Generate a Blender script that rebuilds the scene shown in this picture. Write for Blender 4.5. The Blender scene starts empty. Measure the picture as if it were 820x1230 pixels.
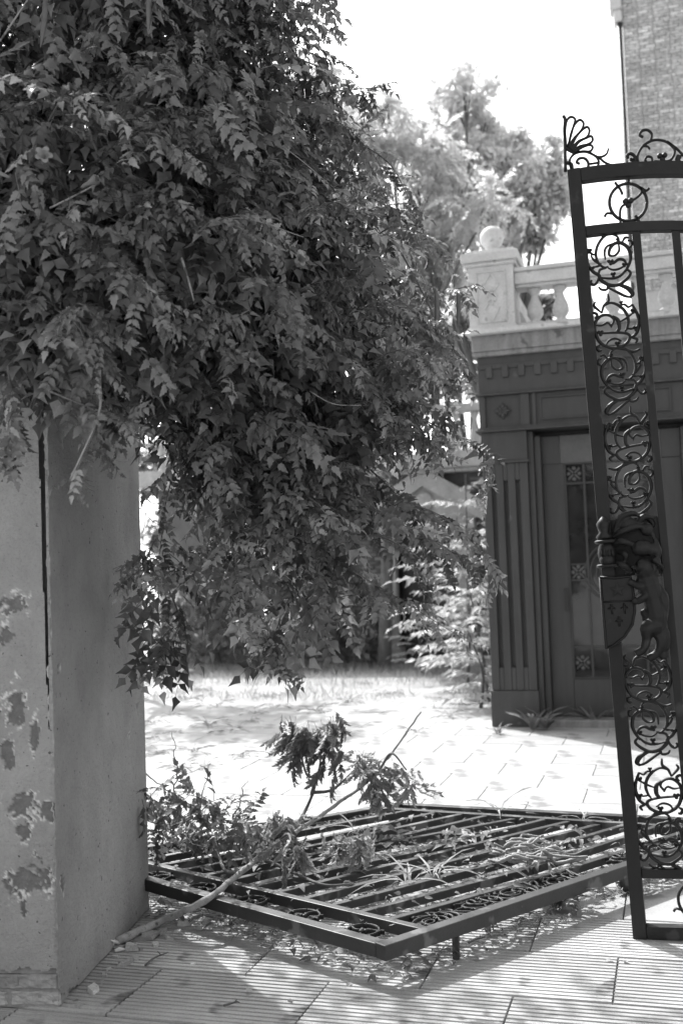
import bpy, math, random
import numpy as np
from mathutils import Vector, Matrix, Euler

rng = np.random.default_rng(11); random.seed(11)
scene = bpy.context.scene
COL = scene.collection

# ------------------------------------------------------------------ camera
PXF, PW, PH = 1300.0, 820.0, 1230.0          # photograph pixels, focal length in those pixels
EYE = np.array([0.0, 0.0, 1.6])
YAW, PITCH, ROLL = math.atan(390/1300.), math.atan(75/1300.), math.radians(2.0)
FW = np.array([-math.sin(YAW)*math.cos(PITCH), math.cos(YAW)*math.cos(PITCH), math.sin(PITCH)])
_r0 = np.array([math.cos(YAW), math.sin(YAW), 0]); _u0 = np.cross(_r0, FW)
RT = _r0*math.cos(ROLL)-_u0*math.sin(ROLL); UP = _u0*math.cos(ROLL)+_r0*math.sin(ROLL)
def ray(x, y): return FW+RT*((x-PW/2)/PXF)+UP*((PH/2-y)/PXF)
def onz(x, y, z=0.): d = ray(x, y); return EYE+d*(z-EYE[2])/d[2]
def onY(x, y, Y): d = ray(x, y); return EYE+d*(Y/d[1])
def at(x, y, dep): return EYE+ray(x, y)*dep
def proj(p):
    v = np.asarray(p, float)-EYE; d = v@FW
    return PW/2+PXF*(v@RT)/d, PH/2-PXF*(v@UP)/d, d

cd = bpy.data.cameras.new('camera'); cam = bpy.data.objects.new('camera', cd); COL.objects.link(cam)
cam.matrix_world = Matrix(((RT[0], UP[0], -FW[0], EYE[0]), (RT[1], UP[1], -FW[1], EYE[1]), (RT[2], UP[2], -FW[2], EYE[2]), (0, 0, 0, 1)))
cd.sensor_fit = 'VERTICAL'; cd.sensor_height = 36; cd.sensor_width = 24; cd.lens = 36*PXF/PH
cd.clip_start = 0.05; cd.clip_end = 2000
cd.dof.use_dof = True; cd.dof.focus_distance = 4.6; cd.dof.aperture_fstop = 2.6
scene.camera = cam

# ------------------------------------------------------------------ light
SUN_EL = math.radians(50); SUN_AZ = np.array([-0.72, 0.69]); SUN_AZ = SUN_AZ/np.hypot(*SUN_AZ)
w = bpy.data.worlds.new('World'); scene.world = w; w.use_nodes = True
nt = w.node_tree; nt.nodes.clear()
sky = nt.nodes.new('ShaderNodeTexSky'); sky.sky_type = 'NISHITA'; sky.sun_disc = False
sky.sun_elevation = SUN_EL; sky.sun_rotation = math.atan2(SUN_AZ[0], SUN_AZ[1])
sky.air_density = 1.0; sky.dust_density = 3.0; sky.ozone_density = 1.0
bw = nt.nodes.new('ShaderNodeRGBToBW'); bg = nt.nodes.new('ShaderNodeBackground'); out = nt.nodes.new('ShaderNodeOutputWorld')
bg.inputs['Strength'].default_value = 0.15
nt.links.new(sky.outputs[0], bw.inputs[0]); nt.links.new(bw.outputs[0], bg.inputs[0]); nt.links.new(bg.outputs[0], out.inputs[0])
sl = bpy.data.lights.new('sun', 'SUN'); sl.energy = 2.35; sl.angle = math.radians(0.55); sl.color = (1, 1, 1)
so = bpy.data.objects.new('sun', sl); COL.objects.link(so)
sd = Vector((SUN_AZ[0]*math.cos(SUN_EL), SUN_AZ[1]*math.cos(SUN_EL), math.sin(SUN_EL)))
so.rotation_euler = (-sd).to_track_quat('-Z', 'Y').to_euler(); so.location = (-10, 10, 20)
scene.view_settings.view_transform = 'Standard'; scene.view_settings.look = 'None'
scene.view_settings.gamma = 1.0; scene.view_settings.use_curve_mapping = False
scene.view_settings.exposure = 1.72
scene.cycles.max_bounces = 6; scene.cycles.diffuse_bounces = 3; scene.cycles.transmission_bounces = 4; scene.cycles.glossy_bounces = 3

# ------------------------------------------------------------------ materials (a black-and-white photograph: all greys)
def newmat(name):
    m = bpy.data.materials.new(name); m.use_nodes = True
    n = m.node_tree; n.nodes.clear()
    o = n.nodes.new('ShaderNodeOutputMaterial'); b = n.nodes.new('ShaderNodeBsdfPrincipled')
    n.links.new(b.outputs[0], o.inputs[0])
    return m, n, b, o
def ramp(n, fac, stops):
    r = n.nodes.new('ShaderNodeValToRGB'); e = r.color_ramp.elements
    while len(e) < len(stops): e.new(0.5)
    for i, (p, v) in enumerate(stops):
        e[i].position = p; e[i].color = (v, v, v, 1)
    n.links.new(fac, r.inputs[0]); return r.outputs[0]
def noise(n, scale, detail=6, rough=0.6, coord='Object', stretch=None, dist=0.0):
    tc = n.nodes.new('ShaderNodeTexCoord'); t = n.nodes.new('ShaderNodeTexNoise')
    t.inputs['Scale'].default_value = scale; t.inputs['Detail'].default_value = detail
    t.inputs['Roughness'].default_value = rough; t.inputs['Distortion'].default_value = dist
    if stretch:
        mp = n.nodes.new('ShaderNodeMapping'); mp.inputs['Scale'].default_value = stretch
        n.links.new(tc.outputs[coord], mp.inputs[0]); n.links.new(mp.outputs[0], t.inputs[0])
    else: n.links.new(tc.outputs[coord], t.inputs[0])
    return t.outputs[0]
def mixc(n, a, b, fac, mode='MIX'):
    m = n.nodes.new('ShaderNodeMix'); m.data_type = 'RGBA'; m.blend_type = mode
    for sock, v in ((m.inputs[0], fac), (m.inputs[6], a), (m.inputs[7], b)):
        if isinstance(v, (int, float)):
            sock.default_value = v if sock == m.inputs[0] else (v, v, v, 1)
        else: n.links.new(v, sock)
    return m.outputs[2]
def bump(n, b, h, strength, dist=0.01):
    k = n.nodes.new('ShaderNodeBump'); k.inputs['Strength'].default_value = strength; k.inputs['Distance'].default_value = dist
    n.links.new(h, k.inputs['Height']); n.links.new(k.outputs[0], b.inputs['Normal'])
def grey(name, c0, c1, scale=8, rough=0.8, bmp=0.3, bscale=60, spots=None, stretch=None, metallic=0.0, objrnd=0.0, spec=0.5, bdist=0.006):
    m, n, b, o = newmat(name)
    c = ramp(n, noise(n, scale, stretch=stretch), [(0.3, c0), (0.7, c1)])
    f = ramp(n, noise(n, bscale, 8, 0.7), [(0.3, 0.80), (0.7, 1.15)])
    c = mixc(n, c, f, 1.0, 'MULTIPLY')
    if spots:
        s = ramp(n, noise(n, spots[0], 3, 0.5), [(spots[1], 0), (spots[1]+0.06, 1)])
        c = mixc(n, c, spots[2], s)
    if objrnd:
        oi = n.nodes.new('ShaderNodeObjectInfo')
        r = ramp(n, oi.outputs['Random'], [(0, 1-objrnd), (1, 1+objrnd)]); c = mixc(n, c, r, 1.0, 'MULTIPLY')
    n.links.new(c, b.inputs['Base Color']); b.inputs['Roughness'].default_value = rough; b.inputs['Metallic'].default_value = metallic
    b.inputs['Specular IOR Level'].default_value = spec
    if bmp: bump(n, b, noise(n, bscale, 8, 0.7), bmp, bdist)
    return m
def leafmat(name, c0, c1, trans=0.35, rough=0.5, tg=1.6):
    m, n, b, o = newmat(name)
    a = n.nodes.new('ShaderNodeAttribute'); a.attribute_name = 'rnd'
    oi = n.nodes.new('ShaderNodeObjectInfo')
    ad = n.nodes.new('ShaderNodeMath'); ad.operation = 'ADD'; n.links.new(a.outputs['Fac'], ad.inputs[0]); n.links.new(oi.outputs['Random'], ad.inputs[1])
    fr = n.nodes.new('ShaderNodeMath'); fr.operation = 'FRACT'; n.links.new(ad.outputs[0], fr.inputs[0])
    c = ramp(n, fr.outputs[0], [(0, c0), (0.6, c0*.62+c1*.38), (0.85, (c0+c1)/2), (1, c1)])
    f = ramp(n, noise(n, 30, 4), [(0.3, 0.8), (0.7, 1.2)]); c = mixc(n, c, f, 1.0, 'MULTIPLY')
    n.links.new(c, b.inputs['Base Color']); b.inputs['Roughness'].default_value = rough
    t = n.nodes.new('ShaderNodeBsdfTranslucent'); n.links.new(mixc(n, c, tg, 1.0, 'MULTIPLY'), t.inputs[0])
    x = n.nodes.new('ShaderNodeMixShader'); x.inputs[0].default_value = trans
    n.links.new(b.outputs[0], x.inputs[1]); n.links.new(t.outputs[0], x.inputs[2]); n.links.new(x.outputs[0], o.inputs[0])
    return m

M = {}
M['ground'] = grey('earth', 0.22, 0.36, 1.5, 0.95, 0.5, 25)
M['bed'] = grey('joint_dirt', 0.10, 0.20, 6, 0.95, 0.5, 60)
M['slab'] = grey('granite_slab', 0.25, 0.36, 2.5, 0.85, 0.25, 90, spots=(3.2, 0.58, 0.17), objrnd=0.14)
M['rib'] = grey('ribbed_granite', 0.22, 0.42, 1.3, 0.85, 0.4, 140, spots=(4.0, 0.62, 0.13), objrnd=0.10)
M['iron'] = grey('black_painted_iron', 0.006, 0.014, 6, 0.5, 0.5, 120, spots=(9, 0.64, 0.035), bdist=0.002, spec=0.3)
M['iron_dusty'] = grey('dusty_black_iron', 0.016, 0.035, 5, 0.5, 0.5, 110, spots=(7, 0.58, 0.10), bdist=0.002)
M['darkpaint'] = grey('dark_painted_stone', 0.030, 0.048, 3, 0.55, 0.15, 80, stretch=(3, 3, 0.5), spots=(6, 0.70, 0.08))
M['door'] = grey('dark_door_paint', 0.027, 0.04, 4, 0.4, 0.1, 80, stretch=(6, 6, 0.6))
M['transom'] = grey('pale_door_panel', 0.075, 0.095, 4, 0.6, 0.1, 60)
M['stone'] = grey('pale_cast_stone', 0.42, 0.56, 4, 0.85, 0.35, 60, spots=(8, 0.64, 0.30))
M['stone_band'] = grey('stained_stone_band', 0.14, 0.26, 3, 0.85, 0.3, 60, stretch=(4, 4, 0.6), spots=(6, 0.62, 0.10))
M['brick'] = grey('old_brick', 0.20, 0.38, 2.0, 0.9, 0.4, 50, objrnd=0.25)
M['mortar'] = grey('mortar', 0.22, 0.30, 10, 0.95, 0.4, 60)
M['towermortar'] = grey('tower_mortar', 0.46, 0.56, 3, 0.95, 0.2, 30)  # mortar paled to stand in for haze over the far building
M['reardark'] = grey('rear_brick_dark', 0.10, 0.18, 3, 0.9, 0.3, 30)
M['rearstone'] = grey('rear_pale_stone', 0.34, 0.50, 3, 0.85, 0.3, 30)
M['bark'] = grey('bark', 0.07, 0.14, 12, 0.9, 0.6, 70, stretch=(1, 1, 0.3))
M['deadbranch'] = grey('pale_dead_bark', 0.16, 0.34, 18, 0.8, 0.5, 120, spots=(25, 0.62, 0.08))
M['woodend'] = grey('fresh_broken_wood', 0.50, 0.72, 20, 0.8, 0.3, 90)
M['rubble'] = grey('plaster_rubble', 0.34, 0.62, 9, 0.9, 0.6, 60, objrnd=0.5)
M['vine'] = leafmat('vine_leaf', 0.035, 0.33, 0.30, 0.33, 1.6)
M['vinestem'] = grey('vine_stem', 0.06, 0.16, 20, 0.8, 0.3, 80)
M['flower'] = leafmat('trumpet_flower', 0.20, 0.30, 0.35, 0.6, 1.2)
M['pod'] = leafmat('seed_pod', 0.10, 0.16, 0.15, 0.55, 1.2)
M['treeleaf'] = leafmat('tree_leaf', 0.46, 0.64, 0.6, 0.5, 1.8)  # leaf tone lifted to stand in for veiling glare
M['paleleaf'] = leafmat('pale_tree_leaf', 0.38, 0.55, 0.55, 0.5, 1.7)  # paled likewise: background glare put into the leaf colour
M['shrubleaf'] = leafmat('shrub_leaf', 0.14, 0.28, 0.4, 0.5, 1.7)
M['litfrond'] = leafmat('sapling_frond', 0.26, 0.42, 0.4, 0.5, 1.7)
M['weed'] = leafmat('weed_leaf', 0.06, 0.13, 0.35, 0.6, 1.5)
M['weedpale'] = leafmat('pale_weed_leaf', 0.14, 0.26, 0.35, 0.6, 1.5)  # paler weed leaf, to show against the dark house front
M['heapleaf'] = leafmat('dark_cut_leaf', 0.05, 0.15, 0.25, 0.45, 1.5)
M['drygrass'] = leafmat('dry_grass', 0.26, 0.44, 0.3, 0.7, 1.2)
M['wilted'] = leafmat('wilted_leaf', 0.10, 0.22, 0.25, 0.7, 1.3)
M['deadleaf'] = leafmat('dead_leaf', 0.20, 0.42, 0.25, 0.7, 1.2)

def glassmat():
    m, n, b, o = newmat('dark_door_glass')
    c = ramp(n, noise(n, 3.0), [(0.3, 0.012), (0.7, 0.03)])
    n.links.new(c, b.inputs['Base Color']); b.inputs['Roughness'].default_value = 0.04; b.inputs['Specular IOR Level'].default_value = 0.6
    bump(n, b, noise(n, 4.0, 2), 0.05, 0.02)
    return m
M['glass'] = glassmat()
def plaster():
    m, n, b, o = newmat('stained_plaster')
    c = ramp(n, noise(n, 2.5, 8, 0.65), [(0.3, 0.31), (0.7, 0.44)])
    c = mixc(n, c, ramp(n, noise(n, 1.6, 4, 0.55, stretch=(1.6, 1.6, 0.6)), [(0.3, 0.84), (0.7, 1.10)]), 1.0, 'MULTIPLY')
    c = mixc(n, c, ramp(n, noise(n, 70, 8, 0.75), [(0.28, 0.72), (0.45, 1.0), (0.75, 1.10)]), 1.0, 'MULTIPLY')
    pit = ramp(n, noise(n, 38, 2, 0.5), [(0.70, 0), (0.74, 1)]); c = mixc(n, c, 0.13, pit)
    a = n.nodes.new('ShaderNodeAttribute'); a.attribute_name = 'peel'
    c2 = ramp(n, noise(n, 25, 8, 0.7), [(0.3, 0.15), (0.7, 0.24)])
    c = mixc(n, c, c2, a.outputs['Fac'])
    a2 = n.nodes.new('ShaderNodeAttribute'); a2.attribute_name = 'rim'
    c = mixc(n, c, 0.80, a2.outputs['Fac'])
    n.links.new(c, b.inputs['Base Color']); b.inputs['Roughness'].default_value = 0.9; b.inputs['Specular IOR Level'].default_value = 0.25
    bump(n, b, noise(n, 45, 8, 0.72), 1.0, 0.02)
    return m
M['plaster'] = plaster()

# ------------------------------------------------------------------ mesh helpers
class MB:
    """collects polygons, then becomes one mesh object"""
    def __init__(s): s.v = []; s.f = []
    def add(s, v, f):
        k = len(s.v); s.v += [tuple(map(float, p)) for p in v]; s.f += [tuple(i+k for i in q) for q in f]; return s
    def box(s, x0, x1, y0, y1, z0, z1):
        return s.add([(x0, y0, z0), (x1, y0, z0), (x1, y1, z0), (x0, y1, z0), (x0, y0, z1), (x1, y0, z1), (x1, y1, z1), (x0, y1, z1)],
                     [(0, 3, 2, 1), (4, 5, 6, 7), (0, 1, 5, 4), (1, 2, 6, 5), (2, 3, 7, 6), (3, 0, 4, 7)])
    def beam(s, a, b, wx, wz, up=(0, 0, 1)):
        a, b, up = np.array(a, float), np.array(b, float), np.array(up, float)
        d = (b-a)/np.linalg.norm(b-a); x = np.cross(d, up); x /= np.linalg.norm(x); z = np.cross(x, d)
        P = []
        for p in (a, b):
            for i, j in ((-1, -1), (1, -1), (1, 1), (-1, 1)): P.append(p+x*i*wx/2+z*j*wz/2)
        return s.add(P, [(0, 1, 2, 3), (7, 6, 5, 4), (0, 4, 5, 1), (1, 5, 6, 2), (2, 6, 7, 3), (3, 7, 4, 0)])
    def tube(s, path, rad, n=6, cap=True, flat=None, axis=None):
        P = [np.array(p, float) for p in path]; m = len(P)
        if np.isscalar(rad): rad = [rad]*m
        V = []; prev = None
        for i in range(m):
            d = P[min(i+1, m-1)]-P[max(i-1, 0)]; L = np.linalg.norm(d); d = d/L if L > 1e-9 else np.array([0, 0, 1.])
            if axis is not None: x = np.array(axis, float)
            else:
                if prev is None:
                    x = np.cross(d, (0, 0, 1.));
                    if np.linalg.norm(x) < 0.1: x = np.cross(d, (1., 0, 0))
                else: x = prev-d*(prev@d)
                x = x/np.linalg.norm(x); prev = x
            y = np.cross(d, x); y /= max(np.linalg.norm(y), 1e-9)
            fx = flat if flat else rad[i]
            for k in range(n):
                t = 2*math.pi*(k+0.5)/n; V.append(P[i]+x*math.cos(t)*fx+y*math.sin(t)*rad[i])
        F = [(i*n+k, i*n+(k+1) % n, (i+1)*n+(k+1) % n, (i+1)*n+k) for i in range(m-1) for k in range(n)]
        if cap: F += [tuple(range(n-1, -1, -1)), tuple(range((m-1)*n, m*n))]
        return s.add(V, F)
    def lathe(s, prof, c, n=16, ax='z'):
        V = []; c = np.array(c, float)
        for r, h in prof:
            for k in range(n):
                t = 2*math.pi*k/n
                V.append(c+((r*math.cos(t), r*math.sin(t), h) if ax == 'z' else (r*math.cos(t), h, r*math.sin(t))))
        m = len(prof)
        F = [(i*n+k, i*n+(k+1) % n, (i+1)*n+(k+1) % n, (i+1)*n+k) for i in range(m-1) for k in range(n)]
        F += [tuple(range(n-1, -1, -1)), tuple(range((m-1)*n, m*n))]
        return s.add(V, F)
    def ell(s, c, r, n=10, m=7):
        V = [(c[0], c[1], c[2]-r[2])]; F = []
        for i in range(1, m):
            p = math.pi*i/m
            for k in range(n):
                t = 2*math.pi*k/n; V.append((c[0]+r[0]*math.sin(p)*math.cos(t), c[1]+r[1]*math.sin(p)*math.sin(t), c[2]-r[2]*math.cos(p)))
        V.append((c[0], c[1], c[2]+r[2]))
        for k in range(n): F.append((0, 1+(k+1) % n, 1+k))
        for i in range(m-2):
            for k in range(n): F.append((1+i*n+k, 1+i*n+(k+1) % n, 1+(i+1)*n+(k+1) % n, 1+(i+1)*n+k))
        e = len(V)-1; b = 1+(m-2)*n
        for k in range(n): F.append((e, b+k, b+(k+1) % n))
        return s.add(V, F)
    def prism(s, poly, y0, y1):
        """polygon of (x, z) extruded in y"""
        n = len(poly); V = [(x, y0, z) for x, z in poly]+[(x, y1, z) for x, z in poly]
        return s.add(V, [tuple(range(n)), tuple(range(2*n-1, n-1, -1))]+[(k, k+n, (k+1) % n+n, (k+1) % n) for k in range(n)])
    def mesh(s, name, mat):
        me = bpy.data.meshes.new(name); me.from_pydata(s.v, [], s.f); me.materials.append(mat); me.update(); return me
    def build(s, name, mat, parent=None, smooth=False, bevel=0.0, seg=2):
        me = s.mesh(name, mat); o = bpy.data.objects.new(name, me); COL.objects.link(o)
        fixnormals(me)
        if smooth: me.polygons.foreach_set('use_smooth', [True]*len(me.polygons))
        if parent is not None: o.parent = parent
        if bevel:
            bm_ = o.modifiers.new('bevel', 'BEVEL'); bm_.width = bevel; bm_.segments = seg; bm_.limit_method = 'ANGLE'
        return o
import bmesh
def fixnormals(me):
    b = bmesh.new(); b.from_mesh(me); bmesh.ops.recalc_face_normals(b, faces=b.faces); b.to_mesh(me); b.free()
def tag(o, label=None, cat=None, group=None, kind=None):
    if label: o['label'] = label
    if cat: o['category'] = cat
    if group: o['group'] = group
    if kind: o['kind'] = kind
    return o
def empty(name, loc=(0, 0, 0), label=None, cat=None, group=None):
    o = bpy.data.objects.new(name, None); COL.objects.link(o); o.location = loc; o.empty_display_size = 0.1
    return tag(o, label, cat, group)
def inst(name, me, parent, loc, rot=(0, 0, 0), sc=(1, 1, 1)):
    o = bpy.data.objects.new(name, me); COL.objects.link(o); o.parent = parent
    o.location = loc; o.rotation_euler = rot; o.scale = sc; return o
def npmesh(name, V, F, mat, rnd=None, smooth=False):
    """V (n,3); F list of (m,k) index arrays"""
    me = bpy.data.meshes.new(name); V = np.asarray(V, np.float32)
    me.vertices.add(len(V)); me.vertices.foreach_set('co', V.ravel())
    F = [np.asarray(f) for f in F if len(f)]
    loops = np.concatenate([f.ravel() for f in F]).astype(np.int32); tot = np.concatenate([np.full(len(f), f.shape[1]) for f in F]).astype(np.int32)
    st = np.concatenate([[0], np.cumsum(tot)[:-1]]).astype(np.int32)
    me.loops.add(len(loops)); me.loops.foreach_set('vertex_index', loops)
    me.polygons.add(len(tot)); me.polygons.foreach_set('loop_start', st); me.polygons.foreach_set('loop_total', tot)
    if rnd is not None:
        a = me.attributes.new('rnd', 'FLOAT', 'POINT'); a.data.foreach_set('value', np.asarray(rnd, np.float32))
    me.materials.append(mat); me.update(calc_edges=True); me.validate()
    if smooth: me.polygons.foreach_set('use_smooth', [True]*len(me.polygons))
    return me
def link(name, me, parent=None):
    o = bpy.data.objects.new(name, me); COL.objects.link(o)
    if parent is not None: o.parent = parent
    return o
def scatter(temps, idx, mats, rnd=None):
    """temps: list of (V, F(quads/tris list)); idx: template per instance; mats (n,4,4) -> V, F, rnd"""
    Vs = []; Fs = {}; R = []; off = 0
    if rnd is None: rnd = rng.random(len(idx))
    idx = np.asarray(idx)
    for t, (tv, tf) in enumerate(temps):
        sel = np.where(idx == t)[0]
        if not len(sel): continue
        A = mats[sel]; P = np.einsum('nij,kj->nki', A[:, :3, :3], tv)+A[:, None, :3, 3]
        Vs.append(P.reshape(-1, 3)); R.append(np.repeat(rnd[sel], len(tv)))
        base = off+np.arange(len(sel))*len(tv)
        for f in tf:
            f = np.asarray(f)
            if len(f): Fs.setdefault(f.shape[1], []).append((f[None]+base[:, None, None]).reshape(-1, f.shape[1]))
        off += len(sel)*len(tv)
    return np.concatenate(Vs), [np.concatenate(v) for v in Fs.values()], np.concatenate(R)
def basis(X, Zhint, loc, sc):
    """arrays of directions -> (n,4,4)"""
    X = X/np.linalg.norm(X, axis=1, keepdims=True); Y = np.cross(Zhint, X); Y /= np.maximum(np.linalg.norm(Y, axis=1, keepdims=True), 1e-6)
    Z = np.cross(X, Y); A = np.zeros((len(X), 4, 4)); sc = np.broadcast_to(np.asarray(sc, float), (len(X),))
    A[:, :3, 0] = X*sc[:, None]; A[:, :3, 1] = Y*sc[:, None]; A[:, :3, 2] = Z*sc[:, None]; A[:, :3, 3] = loc; A[:, 3, 3] = 1
    return A
def crom(P, k=8):
    P = np.array(P, float)
    if len(P) < 3: return [P[0]+(P[-1]-P[0])*t for t in np.linspace(0, 1, k)]
    Q = np.vstack([2*P[0]-P[1], P, 2*P[-1]-P[-2]]); o = []
    for i in range(1, len(Q)-2):
        a, b, c, d = Q[i-1:i+3]
        for t in np.arange(k)/k:
            o.append(0.5*((2*b)+(c-a)*t+(2*a-5*b+4*c-d)*t*t+(3*b-a-3*c+d)*t**3))
    o.append(P[-1]); return o
def vnoise(x, y, seed=0):
    r = np.random.default_rng(seed).random((64, 64)); xi = np.floor(x).astype(int); yi = np.floor(y).astype(int)
    fx = x-xi; fy = y-yi; fx = fx*fx*(3-2*fx); fy = fy*fy*(3-2*fy); g = lambda a, b: r[a % 64, b % 64]
    return (g(xi, yi)*(1-fx)+g(xi+1, yi)*fx)*(1-fy)+(g(xi, yi+1)*(1-fx)+g(xi+1, yi+1)*fx)*fy
def fbm(x, y, seed=0, o=4):
    return sum(vnoise(x*2**i, y*2**i, seed+i)/2**i for i in range(o))/sum(0.5**i for i in range(o))

# ================================================================== SETTING
tag(MB().add([(-600, -600, -.03), (600, -600, -.03), (600, 900, -.03), (-600, 900, -.03)], [(0, 1, 2, 3)]).build('ground', M['ground']), kind='structure')
def pavemat():
    m, n, b, o = newmat('far_paving')
    tc = n.nodes.new('ShaderNodeTexCoord'); br = n.nodes.new('ShaderNodeTexBrick'); n.links.new(tc.outputs['Object'], br.inputs[0])
    br.inputs['Scale'].default_value = 1.0; br.inputs['Brick Width'].default_value = 0.72; br.inputs['Row Height'].default_value = 0.49; br.inputs['Mortar Size'].default_value = 0.008
    for i, v in ((1, 0.28), (2, 0.34), (3, 0.16)): br.inputs[i].default_value = (v, v, v, 1)
    c = mixc(n, br.outputs[0], ramp(n, noise(n, 2.5), [(0.3, 0.8), (0.7, 1.1)]), 1.0, 'MULTIPLY')
    n.links.new(c, b.inputs['Base Color']); b.inputs['Roughness'].default_value = 0.9
    return m
pave = MB().add([(-9, 1.5, -.012), (6, 1.5, -.012), (6, 11.7, -.012), (-9, 11.7, -.012)], [(0, 1, 2, 3)]).build('pavement', M['bed'])
tag(pave, kind='structure')
far = MB().add([(-14, 11.46, -.004), (-1.6, 11.46, -.004), (-1.6, 16.2, -.004), (-14, 16.2, -.004)], [(0, 1, 2, 3)]).build('courtyard_paving', pavemat()); tag(far, kind='structure')
SW, SD = 0.722, 0.487
def slab_mesh(kind):
    b = MB(); g = 0.004; x0, x1 = -SW/2+g, SW/2-g; L = SD-2*g
    if kind == 'rib':
        nr = 14; prof = [(-L/2, -.03)]
        for i in range(nr):
            a = -L/2+L*i/nr; p = L/nr
            prof += [(a+.002, -.001), (a+.05*p, 0.0), (a+.66*p, 0.0), (a+.74*p, -.008), (a+.94*p, -.008)]
        prof += [(L/2, -.03)]
    else:
        prof = [(-L/2, -.03), (-L/2, -.004), (-L/2+.004, 0), (L/2-.004, 0), (L/2, -.004), (L/2, -.03)]
    n = len(prof)
    V = [(x0, y, z) for y, z in prof]+[(x1, y, z) for y, z in prof]
    F = [(i, i+n, i+n+1, i+1) for i in range(n-1)]+[tuple(range(n)), tuple(range(2*n-1, n-1, -1))]
    b.add(V, F); me = b.mesh('paving_slab', M['rib' if kind == 'rib' else 'slab']); fixnormals(me); return me
SM = {'rib': slab_mesh('rib'), 'flat': slab_mesh('flat')}
def in_view(x, y, z, m=60):
    px, py, d = proj((x, y, z)); return d > 0.3 and -m < px < PW+m and -m < py < PH+m
for r in range(-2, 15):
    y = 4.403+r*SD
    if y > 11.4: break
    for c in range(-14, 8):
        x = -0.64+c*SW+(SW/2 if r % 2 else 0)
        if any(in_view(x+dx, y+dy, 0, 40) for dx in (-SW/2, 0, SW/2) for dy in (-SD/2, SD/2)):
            inst('paving_slab', SM['rib' if r < 2 else 'flat'], pave, (x, y, rng.uniform(-.0015, .0015)), (rng.normal(0, .0022), rng.normal(0, .0015), rng.normal(0, .0015)))

# ================================================================== GATE PILLAR
PN, PF = np.array([-2.285, 3.68]), np.array([-2.505, 4.85])
pe = empty('gate_pillar', (PN[0], PN[1], 0), 'tall plastered gate pillar with peeling paint and bare brick foot', 'pillar')
sx = PN-PF; dlen = np.linalg.norm(sx); sx = sx/dlen            # toward the camera
fx = np.array([sx[1], -sx[0]])                                 # along the front, to the left
PT = 2.75
def plaster_sheet(name, O, ax, outn, width, z0, z1, step, patches, gap=False, wav=0.004):
    nu, nv = int(width/step), int((z1-z0)/step)
    u, v = np.meshgrid(np.linspace(0, width, nu), np.linspace(z0, z1, nv), indexing='ij')
    h = (fbm(u*5, v*3, 3)-.5)*wav*2+(fbm(u*40, v*40, 9, 3)-.5)*.0022
    pe_, rim = np.zeros_like(u), np.zeros_like(u)
    for k, (cu, cv, ru, rv) in enumerate(patches):
        d = np.sqrt(((u-cu)/ru)**2+((v-cv)/rv)**2)+(fbm(u*24+k*7, v*24, 20+k, 3)-.5)*2.0+(fbm(u*75+k*7, v*75, 30+k, 3)-.5)*1.5
        inside = np.clip((1-d)/.10, 0, 1); ring = np.exp(-((d-1.14)/.14)**2)*np.clip((fbm(u*22, v*22, 50+k)-.42)*7, 0, 1)
        pe_ = np.maximum(pe_, inside); rim = np.maximum(rim, ring*1.0)
    h = h-pe_*.006; rim = rim*(1-pe_); hole = np.zeros(u.shape, bool)
    if gap:   # the open seam beside the corner: wide at the top, closing downwards
        wz = np.clip((v-1.1)/1.3, 0, 1)**.7*.022+.006*(v > 1.05); g = (u > .008) & (u < .008+wz+.004*(fbm(v*9, u*0+1, 77)-.5)*(v > 1.0))
        hole = g | (v < .118+.05*fbm(u*22, v*0+3, 61, 3))
        e = np.exp(-(u/.007)**2)*(fbm(v*30, u*10, 5)-.35); h = h-np.clip(e, 0, 1)*.02; rim = np.maximum(rim, np.clip(e-.1, 0, .6)*1.2)
    else: hole = (v < .10*np.clip(1-u/.25, 0, 1)*fbm(u*30, v*20, 63, 3)); e = np.exp(-(u/.010)**2)*np.clip(fbm(v*26, u*8, 65)-.42, 0, 1); h = h-e*.05; rim = np.maximum(rim, np.clip(e*4-.2, 0, .6))
    P = np.array([O[0], O[1], 0])+u[..., None]*np.array([ax[0], ax[1], 0])+h[..., None]*np.array([outn[0], outn[1], 0]); P[..., 2] += v
    i = np.arange(nu*nv).reshape(nu, nv); F = np.stack([i[:-1, :-1], i[1:, :-1], i[1:, 1:], i[:-1, 1:]], -1).reshape(-1, 4)
    F = F[~hole[:-1, :-1].ravel()]
    me = npmesh(name, P.reshape(-1, 3)-np.array([PN[0], PN[1], 0]), [F], M['plaster'], smooth=True)
    for nm, arr in (('peel', pe_), ('rim', rim)):
        a = me.attributes.new(nm, 'FLOAT', 'POINT'); a.data.foreach_set('value', arr.ravel().astype(np.float32))
    fixnormals(me); return link(name, me, pe)
def fuv(px, py):                      # photograph pixel -> (u, z) on the front face
    n = sx; d = ray(px, py); t = (PN@n-EYE[:2]@n)/(d[:2]@n); p = EYE+d*t; return (p[:2]-PN)@fx, p[2]
def suv(px, py):
    n = np.array([-sx[1], sx[0]]); d = ray(px, py); t = (PN@n-EYE[:2]@n)/(d[:2]@n); p = EYE+d*t; return (PN-p[:2])@sx, p[2]
fp = [(18, 726, .048, .034), (7, 763, .035, .04), (20, 848, .032, .075), (43, 880, .018, .05), (9, 908, .02, .042), (28, 968, .06, .042),
      (60, 972, .03, .035), (31, 1000, .022, .028), (40, 1050, .05, .045), (18, 1062, .05, .04), (28, 1092, .014, .045), (58, 1058, .02, .05)]
FP = [(*fuv(a, b), c, d) for a, b, c, d in fp]+[(.45, 1.6, .08, .1), (.6, .7, .1, .12), (.7, 2.0, .07, .1)]
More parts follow.
